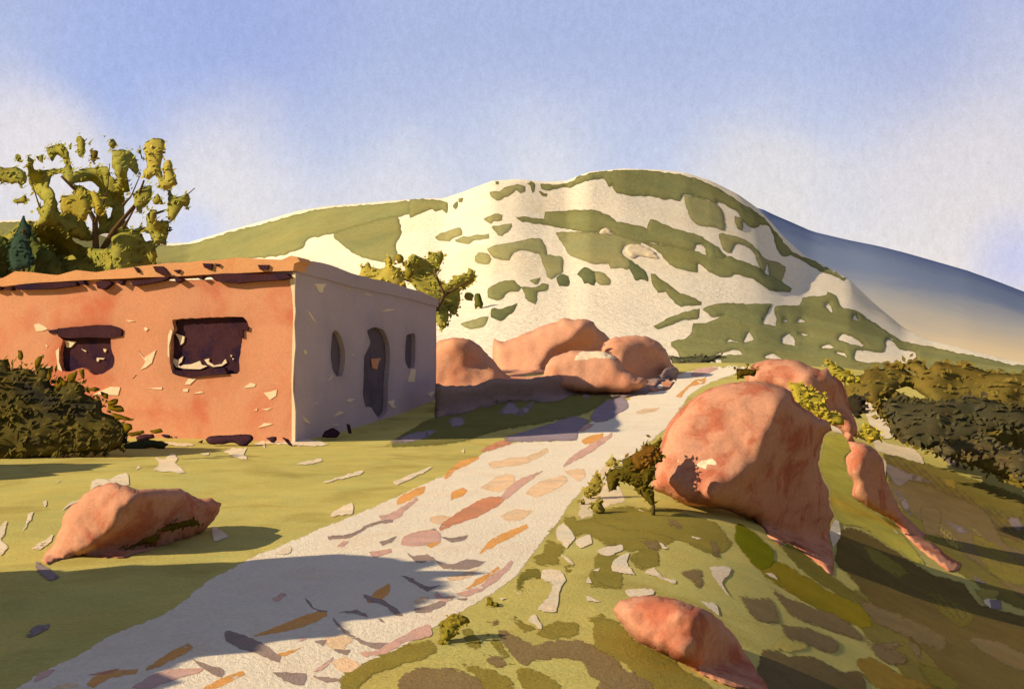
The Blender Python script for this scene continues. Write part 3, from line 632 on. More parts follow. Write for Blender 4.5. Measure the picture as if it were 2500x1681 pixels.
# ================================================================ the adobe house
CO = Vector((-4.38, 19.9, 0)); A1 = math.radians(75); A2 = math.radians(15)
UF = Vector((-math.sin(A1), math.cos(A1), 0)); NF = Vector((-math.cos(A1), -math.sin(A1), 0))
UG = Vector((math.sin(A2), math.cos(A2), 0)); NG = Vector((math.cos(A2), -math.sin(A2), 0))
def on_plane(u, v, U, N, off=0.0):
    d = ray(u, v); t = ((CO+N*off)-O).dot(N)/d.dot(N); p = O+d*t-CO
    return (p.dot(U), p.z)
def wpoly(k, s, U, N): return [on_plane(u, v, U, N) for u, v in PX(k, s)]
def slab(acc, outline, U, N, holes=(), off=0.0, th=.4, step=.45, colr=(226, 150, 104), wob=.012, sub=.16):
    """a piece of wall: outline and openings in wall coordinates, with real thickness and reveals"""
    def rg(l):
        out = []; n = len(l)
        for i in range(n):
            a = np.array(l[i]); b = np.array(l[(i+1) % n]); m = max(1, int(np.hypot(*(b-a))/sub))
            for j in range(m):
                q = a+(b-a)*j/m
                out.append((q[0]+wob*2*mn.noise(Vector((q[0]*2.1, q[1]*2.1, 1))), q[1]+wob*2*mn.noise(Vector((q[0]*2.1, q[1]*2.1, 8)))))
        return out
    ol = rg(outline); hs = [rough([(x*100, y*100) for x, y in h], 5, 1.0) for h in holes]; hs = [[(x/100, y/100) for x, y in h] for h in hs]
    p, f, e = tri(ol, hs, step); P = lambda q, o: CO+U*q[0]+Vector((0, 0, q[1]))+N*o
    V = [P(q, off+.008*(mn.noise(Vector((q[0]*.8, q[1]*.8, 4))) if th > .2 else 0)) for q in p]; n = len(V)
    V += [P(q, off-th) for q in p]
    F = [tuple(t) for t in f]+[tuple(i+n for i in reversed(t)) for t in f]
    cnt = {}
    for t in f:
        for a, b in ((t[0], t[1]), (t[1], t[2]), (t[2], t[0])): cnt[(a, b)] = 1
    for a, b in list(cnt):
        if (b, a) not in cnt: F.append((b, a, a+n, b+n))
    acc.add(V, F, [max(0, 1-x/.03)*.5 for x in e]*2, lin(colr))
m_adobe = wash('adobe_wash', (214, 153, 120), (200, 108, 82), scale=.55, var=.10, blotch=.75, gscale=26, grain=.10, tint_lo=.47, tint_hi=.68, edge=.8, bump=.3)
m_endwall = wash('shaded_adobe_wash', (194, 176, 180), (182, 168, 180), scale=.7, var=.09, blotch=.7, gscale=26, grain=.10, edge=.8, bump=.3)  # the end wall's shade is put into this greyer adobe colour
m_parapet = wash('parapet_wash', (232, 172, 122), (222, 146, 100), scale=.6, var=.08, blotch=.6, gscale=26, grain=.10, edge=.85)
m_dark = wash('dark_timber_and_shade', (74, 48, 56), (46, 36, 62), scale=1.5, var=.3, blotch=.9, gscale=20, grain=.14, edge=.8)
m_door = wash('door_paint', (112, 100, 108), (92, 84, 96), scale=1.3, var=.15, blotch=.7, gscale=26, grain=.1, edge=.8)
m_plaster = wash('pale_plaster', (242, 222, 190), None, scale=1, var=.05, gscale=26, grain=.06, edge=1.0)
house = empty('adobe_house', 'flat roofed orange adobe house with dark windows and an end wall in painted grey shade', 'house'); house.location = CO
def hb(a, name, mat, parent=None, smooth=False):
    o = a.build(name, mat, None, smooth)
    for v_ in o.data.vertices: v_.co = v_.co-CO
    o.parent = parent or house
    return o
# openings
winL = "395,178 480,165 670,150 760,150 845,180 840,225 760,238 765,330 785,375 770,440 700,480 640,490 600,460 560,440 500,462 430,465 412,400 415,300 430,250 400,225"
winR = "1185,112 1400,98 1660,95 1705,178 1665,190 1650,300 1635,400 1628,480 1400,490 1250,500 1185,480 1160,400 1168,300 1165,220 1190,180"
slit1 = "585,710 615,690 650,740 675,850 660,990 620,1005 590,960 575,850"; slit2 = "1095,725 1130,708 1155,730 1150,930 1110,950 1085,900 1085,800"
door_ = "825,690 880,668 940,690 975,780 982,880 968,1050 962,1240 910,1292 880,1260 850,1215 815,1210 795,1130 800,1020 805,870 845,780"
holes_f = [wpoly('C', winL, UF, NF), wpoly('C', winR, UF, NF)]
sL, zL = on_plane(0, 684, UF, NF)
a = Acc()
slab(a, [(0.0, -.6), (0.0, 3.28), (3.5, 3.30), (sL, zL+.05), (15, 3.1), (15, -.6)], UF, NF, holes_f, th=.42)
fw = hb(a, 'front_wall', m_adobe)
ge = on_plane(1062, 740, UG, NG)
a = Acc()
gtop = wpoly('B', "350,292 500,330 660,372 800,410 960,440 1130,480 1298,525", UG, NG)
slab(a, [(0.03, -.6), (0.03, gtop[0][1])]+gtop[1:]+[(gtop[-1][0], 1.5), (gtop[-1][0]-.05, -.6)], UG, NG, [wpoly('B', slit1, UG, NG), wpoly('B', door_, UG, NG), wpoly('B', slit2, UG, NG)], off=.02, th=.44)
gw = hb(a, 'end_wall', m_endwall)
# parapet and roof
a = Acc()
slab(a, wpoly('A', "-700,1290 0,1166 300,1134 700,1112 1200,1092 1700,1066 2092,1050 2098,1000 2140,985 2120,955 2080,943 2010,972 1860,965 1690,957 1540,975 1350,990 1210,992 1110,1004 1010,1020 830,1042 700,1062 560,1048 430,1080 340,1074 240,1055 130,1052 60,1090 0,1120 -700,1200", UF, NF), UF, NF, off=.09, th=.55, sub=.3)
hb(a, 'parapet', m_parapet)
a = Acc()
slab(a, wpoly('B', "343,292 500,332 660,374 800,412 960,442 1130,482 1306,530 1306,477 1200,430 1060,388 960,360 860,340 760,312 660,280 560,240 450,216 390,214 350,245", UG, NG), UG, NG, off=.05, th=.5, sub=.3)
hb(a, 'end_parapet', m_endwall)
gl = gtop[-1][0]
a = Acc()
def quad(acc, p0, p1, p2, p3, th, n, colr=(200, 140, 100)):
    v = [Vector(p) for p in (p0, p1, p2, p3)]; v += [q-n*th for q in v]
    acc.add(v, [(0, 1, 2, 3), (7, 6, 5, 4), (0, 4, 5, 1), (1, 5, 6, 2), (2, 6, 7, 3), (3, 7, 4, 0)], None, lin(colr))
Z = Vector((0, 0, 1)); B0 = CO+UF*15; B1 = CO+UG*gl+UF*15
quad(a, CO+UG*gl+Z*-.6, CO+UG*gl+UF*15+Z*-.6, CO+UG*gl+UF*15+Z*2.6, CO+UG*gl+Z*2.6, .4, UG)
quad(a, B0+Z*-.6, B1+Z*-.6, B1+Z*2.6, B0+Z*2.9, .4, UF)
hb(a, 'back_wall', m_adobe)
a = Acc()
quad(a, CO+UF*.3+UG*.3+Z*3.02, CO+UF*14.7+UG*.3+Z*2.9, CO+UF*14.7+UG*(gl-.45)+Z*2.3, CO+UF*.45+UG*(gl-.45)+Z*2.3, .15, Z)
hb(a, 'roof', m_parapet)
# windows: dark panes set back in the openings, with lintels and remains of frames
def rect(acc, l, U, N, off, th, colr=(70, 46, 58)):
    s = [q[0] for q in l]; z = [q[1] for q in l]
    slab(acc, [(min(s)-.1, min(z)-.1), (min(s)-.1, max(z)+.1), (max(s)+.1, max(z)+.1), (max(s)+.1, min(z)-.1)], U, N, off=off, th=th, colr=colr, wob=0)
def window(name, k, s, U, N, deep, mat):
    a = Acc(); rect(a, wpoly(k, s, U, N), U, N, -deep, .06); return hb(a, name, mat)
def bits(name, k, L, U, N, off, th, mat, parent=None, sub=.08, wob=.006):
    for s in L:
        a = Acc(); slab(a, wpoly(k, s, U, N), U, N, off=off, th=th, step=.12, sub=sub, wob=wob)
        hb(a, name, mat, parent)
w1 = window('window', 'C', winL, UF, NF, .10, m_dark); w2 = window('window', 'C', winR, UF, NF, .12, m_dark)
bits('lintel', 'C', ["335,185 400,178 400,205 350,208", "400,172 480,166 675,148 765,150 842,180 836,226 765,236 600,232 470,240 405,228"], UF, NF, .035, .12, m_dark, w1)
bits('broken_frame', 'C', ["430,255 505,262 470,300 440,302", "540,310 575,325 570,332", "690,310 712,315 705,335 695,330", "645,372 700,375 690,384 662,380 655,398 645,395"], UF, NF, -.07, .03, m_plaster, w1)
bits('frame', 'C', ["1642,150 1705,160 1700,188 1665,180 1668,235 1640,230"], UF, NF, .04, .1, m_dark, w2)
bits('sill', 'C', ["1185,458 1300,470 1420,455 1540,440 1560,485 1440,492 1300,506 1190,480"], UF, NF, .05, .12, m_dark, w2)
bits('broken_frame', 'C', ["1170,375 1200,390 1235,362 1225,400 1200,420 1225,440 1190,440 1165,400", "1240,420 1290,415 1350,392 1362,420 1400,430 1350,450 1240,448 1205,440", "1380,385 1415,378 1410,400 1450,425 1500,415 1525,380 1535,405 1500,430 1440,436 1400,415",
  "1180,205 1242,228 1235,270 1215,285 1200,240", "1560,350 1570,355 1562,366", "1572,372 1582,376 1574,384"], UF, NF, -.09, .03, m_plaster, w2)
n1 = window('slit_window', 'B', slit1, UG, NG, .10, m_door); n2 = window('slit_window', 'B', slit2, UG, NG, .10, m_door); n2['label'] = 'narrow dark slit window nearest the far corner'
dr = window('door', 'B', door_, UG, NG, .10, m_door)
bits('pane', 'B', ["875,882 945,878 928,910 918,955 885,950"], UG, NG, -.07, .02, m_adobe, dr)
# flaked places where pale plaster shows
bits('bare_plaster', 'C', ["235,145 270,138 310,160 330,175 290,190 250,190", "385,330 408,305 405,400 428,465 400,450", "945,320 990,375 1070,320 1040,410 1000,440 965,455 1000,400", "985,170 1000,162 1018,175 1000,192", "860,112 925,125 885,128",
 "905,515 930,487 915,505", "705,590 760,570 825,575 810,630 740,625 640,625", "1000,580 1110,572 1110,588", "1265,555 1290,515 1340,515 1300,555", "1250,587 1290,582 1285,605 1258,603", "1320,622 1370,602 1395,612", "1665,580 1710,542 1750,552 1740,570",
 "1805,612 1850,602 1895,588 1890,630 1850,660", "1740,735 1765,715 1760,732", "1765,850 1810,817 1870,822 1830,835", "1790,725 1865,715 1830,732", "1150,220 1170,175 1180,190 1172,225 1158,290 1162,370 1150,360", "300,440 355,430 350,460 330,455", "310,275 330,290 322,300"], UF, NF, .014, .02, m_plaster, fw)
bits('bare_corner', 'B', ["306,350 330,292 343,300 338,500 343,560 335,640 343,800 332,900 326,1100 343,1250 340,1470 318,1470 318,900 328,600 322,440"], UF, NF, .02, .03, m_plaster, fw)
bits('bare_plaster', 'B', ["460,370 545,370 522,400 520,430 495,430 475,395", "418,555 435,575 475,640 450,620 425,580", "915,562 960,545 1022,545 980,556", "388,822 405,820 412,850 395,855", "548,1037 590,988 582,1010", "1100,1038 1125,950 1155,955 1147,1045",
 "678,1175 700,1155 738,1160 710,1178", "960,1177 1010,1162 1005,1200 1025,1220 990,1215", "590,1280 630,1240 667,1250 625,1265", "378,1265 400,1290 440,1328 400,1315", "1235,1125 1270,1102 1282,1110 1260,1145", "635,382 680,402 735,415 690,408", "787,433 830,443 873,455 830,452", "715,850 735,855 722,862", "580,1330 630,1328 628,1335 585,1336", "465,1185 480,1185 475,1195"], UG, NG, .034, .02, m_plaster, gw)
# dark ends of roof timbers in the parapet and, under it, its shadow gap as painted dark strips
for s in ("1110,1020 1180,1020 1230,1078 1180,1084 1130,1060", "1258,1045 1305,1042 1290,1070", "1460,1000 1530,1000 1525,1045 1475,1030", "1545,1000 1585,1005 1570,1025", "1850,1010 1930,1012 1920,1045 1865,1045", "975,1025 1000,1030 1018,1062 1005,1068"):
    bits('beam_end', 'A', [s], UF, NF, .14, .2, m_dark)
for s in ("-60,1170 20,1155 38,1180 0,1190", "58,1170 115,1165 110,1190 60,1185", "135,1155 300,1142 560,1130 570,1155 400,1178 150,1185", "580,1122 615,1120 635,1150 600,1148", "705,1130 800,1125 820,1140 760,1185 720,1175", "855,1125 900,1120 885,1155",
          "950,1125 1100,1110 1240,1085 1180,1122 970,1160", "1250,1078 1325,1115 1280,1135", "1420,1097 1465,1090 1440,1112", "1500,1082 1700,1068 1880,1080 2050,1070 2085,1100 2020,1115 1880,1122 1700,1140 1560,1128"):
    bits('parapet_shade_strip', 'A', [s], UF, NF, .125, .16, m_dark)
def stone(name, label, k, s, dd, T, mat, group=None, trees=(BG,), W=14, cat='stone'):
    pts = PX(k, s); cx = sum(p[0] for p in pts)/len(pts); by = max(p[1] for p in pts)
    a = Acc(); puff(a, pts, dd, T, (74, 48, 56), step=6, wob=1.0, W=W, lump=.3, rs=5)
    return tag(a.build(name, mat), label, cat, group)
def wall_depth(u, v): 
    d = ray(u, v); return ((CO-O).dot(NF)/d.dot(NF))
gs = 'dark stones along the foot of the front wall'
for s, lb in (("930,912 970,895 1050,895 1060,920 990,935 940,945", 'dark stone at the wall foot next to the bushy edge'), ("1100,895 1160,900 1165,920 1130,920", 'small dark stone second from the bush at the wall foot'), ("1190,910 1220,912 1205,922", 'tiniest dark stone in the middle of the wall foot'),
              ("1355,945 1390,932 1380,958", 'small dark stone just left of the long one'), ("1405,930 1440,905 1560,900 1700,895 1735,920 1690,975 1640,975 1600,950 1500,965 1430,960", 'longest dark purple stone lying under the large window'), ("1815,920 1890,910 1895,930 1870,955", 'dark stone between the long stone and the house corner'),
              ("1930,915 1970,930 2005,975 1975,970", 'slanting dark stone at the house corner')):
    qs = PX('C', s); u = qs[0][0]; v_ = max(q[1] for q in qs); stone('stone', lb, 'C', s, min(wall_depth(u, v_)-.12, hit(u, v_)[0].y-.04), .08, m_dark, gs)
for s, lb, dd in (("520,1420 540,1380 600,1355 645,1385 620,1420", 'dark stone lying at the near foot of the shaded end wall', 20.4), ("685,1325 710,1330 725,1395 705,1390", 'thin upright dark stone by the shaded end wall', 21.2)):
    stone('stone', lb, 'B', s, dd, .08, m_dark, 'dark stones at the foot of the end wall')

# ================================================================ boulders
m_rock = wash('rock_wash', (198, 145, 118), (176, 102, 78), scale=2.6, var=.14, blotch=.9, gscale=30, grain=.13, edge=.9, tint_lo=.46, tint_hi=.66, bump=.35)
m_rockb = wash('far_rock_wash', (212, 158, 128), (192, 122, 92), scale=.7, var=.12, blotch=.6, gscale=14, grain=.10, edge=.9, tint_lo=.5, tint_hi=.7, bump=.3)
big = boulder('boulder', 'largest orange boulder, bulging beside the path crest on the right bank', PX('I', "262,640 270,590 278,540 300,480 320,400 345,340 390,290 430,250 480,212 540,182 600,165 680,152 740,150 800,160 860,175 910,200 925,240 950,262 990,290 1040,320 1090,345 1095,375 1060,400 1048,450 1035,540 1050,600 1080,650 1085,720 1105,770 1090,800 1085,860 1095,930 1105,980 1100,1045 1060,1015 1000,965 940,925 890,890 860,905 800,865 785,830 730,790 660,765 600,740 540,735 480,728 420,715 370,695 320,670"),
 [PX('I', "820,285 860,255 920,258 980,280 1020,320 1040,370 1042,450 1030,540 1030,600 1070,680 1100,760 1095,800 1080,870 1110,900 1120,1045 1000,985 890,910 800,870 730,800 640,762 590,745 555,690 540,640 555,610 640,605 680,565 750,540 770,480 775,420 800,370 840,358 875,375 855,440 880,430 885,345 840,340 825,310")], 12.0, m_rock, g=8, R=.5, rw=45, back=1.6, step=13)
boulder('boulder', 'orange boulder showing above and behind the largest one at the path crest', PX('I', "700,115 730,75 790,52 870,50 940,58 990,80 1050,100 1075,90 1095,120 1140,150 1160,200 1175,260 1215,370 1210,410 1160,400 1110,360 1040,320 1000,300 940,260 900,230 860,200 770,185 700,160"),
 [PX('I', "975,135 1000,120 1060,145 1130,150 1160,200 1165,265 1100,270 1040,235 1000,200 980,160")], 16.5, m_rock, ground_fit=False, R=.4, rw=30, back=1.2)
boulder('boulder', 'long slanting orange rock running down the slope right of the largest boulder', PX('I', "1150,385 1190,395 1200,430 1260,440 1300,470 1330,510 1340,560 1345,600 1380,680 1410,740 1450,790 1510,840 1570,900 1620,950 1690,990 1680,1020 1640,1030 1590,995 1540,955 1480,905 1430,855 1380,795 1300,750 1240,715 1190,685 1195,620 1165,560 1160,500 1185,470"),
 [PX('I', "1220,510 1250,498 1290,530 1320,590 1340,640 1360,690 1385,740 1430,790 1500,850 1560,905 1620,985 1640,1020 1590,990 1480,900 1380,790 1310,750 1290,720 1250,640 1220,570")], 14, m_rock, g=6, R=.25, rw=16, back=.8)
boulder('boulder', 'rounded orange boulder half sunk in grass at the bottom of the right bank', PX('I', "90,1200 120,1160 180,1142 240,1135 320,1142 400,1160 470,1185 530,1210 590,1260 640,1310 680,1370 710,1420 740,1470 790,1540 810,1580 740,1575 600,1545 500,1500 430,1460 360,1425 280,1390 200,1350 150,1300 110,1250"),
 [PX('I', "380,1225 450,1228 530,1225 600,1260 660,1340 710,1400 750,1470 830,1600 640,1560 500,1500 440,1455 420,1365 480,1385 450,1290 400,1255")], 7, m_rock, g=8, R=.22, rw=35, back=.8)
boulder('boulder', 'low orange boulder with a dark flat side lying in the left meadow', PX('G', "265,690 290,640 330,600 360,540 390,470 400,410 450,350 500,310 550,260 620,225 700,200 800,215 850,240 950,240 1050,240 1130,236 1190,262 1250,298 1340,300 1370,320 1400,330 1380,400 1340,450 1300,500 1200,550 1130,565 1060,590 1010,600 950,625 850,655 770,675 640,670 520,660 440,672 350,695 300,720"),
 [PX('G', "830,300 900,270 1050,250 1130,250 1200,285 1290,325 1420,335 1400,400 1350,450 1310,510 1200,570 1080,580 1010,600 850,670 640,690 500,660 560,590 640,550 720,470 745,390 730,350 770,340 810,370")], 9.2, m_rock, g=7, R=.18, rw=24, back=.9,
 under=[PX('G', "640,620 720,560 850,520 960,480 1100,460 1240,435 1260,465 1100,500 1000,540 1000,600 900,620 790,660 740,680")])
gB = 'group of orange boulders beyond the house'
boulder('boulder', 'leftmost back boulder touching the far corner of the house', PX('J', "-60,330 30,300 60,265 130,245 200,232 290,232 370,250 430,300 500,370 560,430 620,510 690,560 740,600 700,680 400,720 200,730 -60,740"),
 [PX('J', "175,245 250,235 340,250 420,290 490,350 550,420 600,480 700,560 720,610 560,580 570,520 520,470 400,460 330,430 290,370 250,330 190,290")], 31, m_rockb, ground_fit=False, g=6, R=.7, rw=26, back=2.2, group=gB)
boulder('boulder', 'tallest peaked boulder at the back of the group beyond the house', PX('J', "545,420 552,300 560,240 620,265 700,245 800,205 900,165 1030,110 1100,95 1180,50 1250,70 1350,60 1430,90 1470,150 1520,190 1580,240 1620,300 1620,420 1400,520 1100,600 900,680 770,690 690,660 600,600"),
 [PX('J', "1280,190 1330,130 1360,105 1400,150 1470,150 1520,185 1590,235 1600,300 1480,300 1380,330 1250,350 1150,355 1080,400 1050,560 890,600 930,520 1000,430 1060,390 1080,300 1200,265")], 36, m_rockb, ground_fit=False, g=6, R=.8, rw=24, back=3, group=gB)
boulder('boulder', 'rounded back boulder beside the top of the path with a cleft in its face', PX('J', "1490,320 1570,235 1660,225 1750,215 1830,210 1920,225 2000,270 2060,330 2090,400 2130,480 2180,520 2160,600 2100,680 1990,700 1900,700 1650,560 1520,420"),
 [PX('J', "1615,330 1680,315 1800,335 1900,370 1950,430 2020,490 2060,480 2160,480 2200,530 2120,640 1960,660 1850,600 1740,530 1680,480 1675,380"),], 33, m_rockb, ground_fit=False, g=6, R=.8, rw=24, back=2.5, group=gB)
front_rock = boulder('boulder', 'low front boulder of the group beyond the house, pale patch on top', PX('J', "1010,500 1060,410 1150,370 1250,345 1400,345 1500,345 1600,380 1660,430 1700,500 1780,545 1880,590 1920,610 1850,680 1700,720 1480,720 1220,700 1010,680 990,580"),
 [], 29.5, m_rockb, ground_fit=False, g=6, R=.6, rw=24, back=2.0, group=gB, lit_g=(-.1, .6))
def patch(host, name, k, L):
    T = (bvh(host),)
    for s in L: a = Acc(); drape(a, PX(k, s), FK, 1, T, lift=.04, rimw=3, step=4, rs=5); a.build(name, m_plaster, host)
patch(big, 'pale_patch', 'I', ["470,545 485,520 515,512 545,508 565,535 520,535 515,555 490,545", "380,525 390,512 395,524"])
patch(front_rock, 'pale_patch', 'J', ["1265,425 1285,385 1340,345 1480,315 1510,350 1610,372 1640,415 1450,405 1340,430"])
m_ledge = wash('ledge_shade_wash', (158, 136, 130), (140, 124, 128), scale=.8, var=.1, blotch=.6, gscale=14, grain=.12, edge=.85, bump=.3)  # rock colour greyed to paint the shade under the back boulders
boulder('shade_ledge', 'long low shelf added for the shade under the boulders beyond the house', PX('J', "44,640 60,632 150,655 400,640 550,590 770,595 890,585 1000,565 1110,560 1220,600 1300,580 1440,590 1560,650 1750,630 1900,600 2000,570 2060,500 2140,487 2180,520 2120,600 1990,650 1910,715 1740,750 1600,760 1450,770 1200,780 1150,800 960,810 870,790 700,790 500,840 300,900 100,920 44,940"),
 [], 28.7, m_ledge, ground_fit=False, g=6, R=.1, rw=4, back=1.4, lit_g=(1.2, -.4))['category'] = 'rock'

# ================================================================ foliage
m_leaf = wash('leaf_wash', None, scale=1.2, var=.30, edge=.8, gscale=14, grain=.12, bump=.2)
m_bark = wash('bark', (104, 84, 60), (80, 64, 50), scale=3, var=.2, gscale=30)
tree = empty('olive_tree', 'tall ragged yellow green tree rising behind the flat roofed house', 'tree')
a = Acc(); TG = (148, 146, 68)
DT = 31
tm = "330,180 440,145 480,190 500,260 520,350 590,320 700,310 760,305 790,370 845,435 800,320 790,200 850,188 920,200 970,260 985,340 970,365 910,320 905,400 920,480 880,495 890,560 880,640 885,720 920,750 1010,745 1040,730 1040,650 1080,610 1110,620 1110,690 1195,690 1190,790 1170,860 1100,860 1110,960 1080,1060 900,1100 700,1150 430,1150 200,1150 -60,1150 -120,900 0,800 60,790 140,700 260,710 280,650 260,600 310,575 250,490 210,430 195,300 200,230 235,260 245,330 450,320 460,270 410,230 370,275 340,220"
th_ = ["380,365 440,365 470,420 520,465 550,490 500,515 430,520 440,640 415,630 400,540 370,460 345,450", "530,430 640,410 700,460 690,495 630,480 600,450 540,440", "565,615 640,640 660,600 700,730 690,760 650,790 600,700", "750,605 795,605 770,690",
       "505,810 600,840 690,830 700,790 780,790 785,890 600,880 540,850", "1000,775 1060,790 1080,830 1040,840", "240,810 280,820 270,870 235,840"]
puff(a, PX('A', tm), DT, .35, TG, [PX('A', h) for h in th_], step=11, W=26, jit=2.2, lump=.4, leaves=1.1)
for k, (s, c_, dd) in enumerate((("1030,140 1080,110 1130,105 1170,130 1160,200 1140,320 1160,400 1160,290 1180,265 1215,270 1230,340 1260,430 1200,470 1180,480 1130,440 1100,370 1060,400 1020,380 1010,340 1040,320 1025,200", (172, 162, 76), 30.4),
 ("950,500 1000,460 1070,445 1080,500 1060,570 1010,600 1005,650 970,620 950,560", TG, 31.6), ("1080,545 1120,505 1165,575 1090,575", TG, 30.6), ("1195,470 1240,525 1330,500 1345,560 1325,615 1300,590 1250,660 1220,695 1190,670", TG, 31.5),
 ("-80,300 0,310 60,320 110,312 185,350 185,420 150,455 120,430 50,430 -80,400", TG, 30.3), ("100,545 185,515 195,575 130,575", TG, 31), ("108,230 120,218 150,240 158,285 120,270", TG, 31.4), ("255,245 300,225 305,285 270,270", TG, 30.7),
 ("495,150 510,140 512,190 500,190", TG, 31.5), ("540,110 570,92 600,110 605,180 590,255 560,240", TG, 30.5), ("640,195 695,205 670,290 650,285", (104, 92, 40), 31.2), ("770,150 800,105 830,155 790,180", TG, 30.8), ("988,190 1005,190 1007,250 996,250", TG, 31.2),
 ("730,88 750,95 735,110", TG, 31), ("985,155 998,160 990,175", TG, 31), ("625,150 655,125 640,165", TG, 31.3), ("430,525 520,505 560,460 610,470 640,600 600,690 500,640 440,640", (162, 150, 62), 30.1), ("640,480 700,500 740,600 700,650 660,560", (164, 152, 62), 30.0))):
    puff(a, PX('A', s), dd, .2, c_, step=9, W=16, lump=.4, leaves=.9, lsize=11)
a.build('crown', m_leaf, tree)
a = Acc(); zt = land(-12, 31)
base = at_depth(230, 1050, 31.2); base.z = .6
tube(a, [base, at_depth(235, 640, 31.9), at_depth(232, 540, 32.1), at_depth(200, 480, 32.1), at_depth(150, 430, 32)], [.16, .12, .09, .06, .04])
tube(a, [at_depth(235, 640, 31.9), at_depth(280, 560, 32.1), at_depth(330, 500, 32), at_depth(352, 440, 32)], [.14, .08, .05, .03])
for (p0, p1, p2) in (((300, 560), (325, 515), (352, 470)), ((370, 525), (420, 508), (476, 459)), ((300, 500), (320, 480), (344, 424)), ((232, 545), (262, 470), (268, 400)), ((130, 560), (95, 500), (70, 420))):
    tube(a, [at_depth(*p0, 32), at_depth(*p1, 32), at_depth(*p2, 32)], [.05, .025, .012])
a.build('trunk', m_bark, tree)
a = Acc()
puff(a, PX('A', "-150,900 0,800 60,830 160,790 230,760 280,850 360,900 420,960 470,1040 430,1120 340,1170 100,1170 -150,1200"), 29.5, .6, (84, 92, 44), step=12, W=30, jit=1.2, lump=.4, leaves=1.1)
tag(a.build('hedge', m_leaf), 'dark green hedge peeping over the left end of the parapet', 'hedge')
con = empty('conifer', 'small dark blue green conifer tip in front of the ragged tree', 'tree')
a = Acc(); puff(a, PX('A', "60,900 100,800 128,740 165,658 200,720 225,745 215,860 240,1000 120,1050 70,1000"), 28.9, .25, (54, 74, 62), step=9, W=22, leaves=1.1, lsize=10); a.build('crown', m_leaf, con)
a = Acc(); b_ = at_depth(55, 1040, 29.5); b_.z = .3; tube(a, [b_, at_depth(57, 560, 29.6)], [.1, .04]); a.build('trunk', m_bark, con)
shrub = empty('shrub', 'yellow green branching shrub behind the far corner of the grey end wall', 'shrub')
a = Acc(); SG2 = (158, 152, 68)
puff(a, PX('B', "1065,230 1100,210 1110,240 1115,190 1140,170 1200,190 1245,200 1250,155 1350,155 1355,200 1320,270 1300,310 1370,370 1430,320 1510,300 1520,265 1565,290 1570,350 1510,390 1460,430 1470,470 1440,580 1400,575 1370,510 1390,580 1370,670 1340,685 1300,630 1270,600 1250,480 1180,430 1120,360 1065,330 1090,270"), 30, .25, SG2, step=8, W=20, jit=.8, leaves=1, lsize=10)
puff(a, PX('B', "790,270 840,220 860,265 950,265 955,195 980,180 1000,210 1010,250 1060,270 1080,330 1090,400 900,400 780,370 775,310"), 29.8, .2, (178, 164, 74), step=8, W=18, jit=.5, leaves=1, lsize=10)
puff(a, PX('B', "1015,180 1050,160 1080,190 1075,225 1040,235"), 29.6, .2, (140, 128, 50), step=8, W=14); puff(a, PX('B', "1495,440 1530,425 1560,450 1550,490 1500,480"), 30.3, .2, SG2, step=8, W=14); puff(a, PX('B', "1100,290 1130,275 1145,300 1125,335 1098,325"), 29.4, .2, (120, 110, 36), step=8, W=12)
a.build('crown', m_leaf, shrub)
a = Acc(); b_ = at_depth(1035, 1000, 30); b_.z = land(b_.x, b_.y)-.1
tube(a, [b_, at_depth(1045, 800, 30), at_depth(1085, 720, 30), at_depth(1060, 660, 30)], [.09, .07, .05, .03]); tube(a, [at_depth(1085, 720, 30), at_depth(1120, 700, 30), at_depth(1155, 680, 30)], [.04, .03, .015]); a.build('trunk', m_bark, shrub)
a = Acc(); hh = hit(1167, 753, (BH,)); puff(a, PX('B', "1565,445 1600,440 1625,500 1610,545 1590,530 1570,548"), hh[0].y-.5, .8, (86, 92, 42), step=7, W=14); tag(a.build('bush', m_leaf), 'tiny dark green bush right of the yellow green shrub', 'bush')
# the dark bush before the house
bush = empty('bush', 'big dark olive bush in front of the left end of the house', 'bush')
a = Acc(); BO = (98, 88, 42)
puff(a, PX('C', "-420,1150 -420,700 -250,480 -60,400 0,385 40,380 70,400 70,445 150,440 200,450 245,480 235,400 270,360 285,370 280,410 270,440 330,440 355,460 335,530 370,590 385,540 410,510 440,545 500,520 540,540 590,590 580,620 640,650 690,660 700,690 700,740 760,760 850,830 870,880 850,940 830,985 750,1010 600,1015 400,1040 200,1075 0,1110"), 16.6, .4, BO, step=15, W=70, lump=.3, lean=.6, leaves=1.5, lsize=16)
for s in ("120,320 150,322 162,350 150,390 130,385", "235,400 260,365 290,360 285,405 260,440 240,440", "345,460 355,500 335,530 320,500 335,450", "380,555 400,505 430,510 440,560 400,590 380,580", "465,490 530,460 520,510 500,540 465,520", "540,455 575,450 580,490 570,525 555,500",
          "600,590 650,568 690,590 650,605", "690,600 740,620 740,655 700,640", "735,665 810,655 800,690 740,700", "740,700 830,700 850,740 800,745 735,720", "760,745 850,770 920,795 890,805 800,790", "840,820 900,825 905,860 860,880", "870,890 985,865 990,885 900,912",
          "1025,870 1100,857 1118,878 1050,892", "160,412 195,415 180,430", "140,392 158,400 150,420", "425,530 470,530 450,565 425,560"):
    puff(a, PX('C', s), 16.1, .05, (128, 108, 26), step=6, W=8, wob=1.2, rs=5)
m_bush = wash('bush_wash', None, (46, 48, 46), scale=.8, var=.3, blotch=.85, gscale=18, grain=.12, edge=.7, tint_lo=.5, tint_hi=.7)
a.build('foliage', m_bush, bush)
for dx in (-1.2, -.3, .5): a = Acc(); tube(a, [(-7.8+dx, 16.9, -.1), (-7.8+dx, 16.9, .2), (-7.8+dx, 17.0, .45)], [.05, .04, .02]); a.build('stem', m_bark, bush)
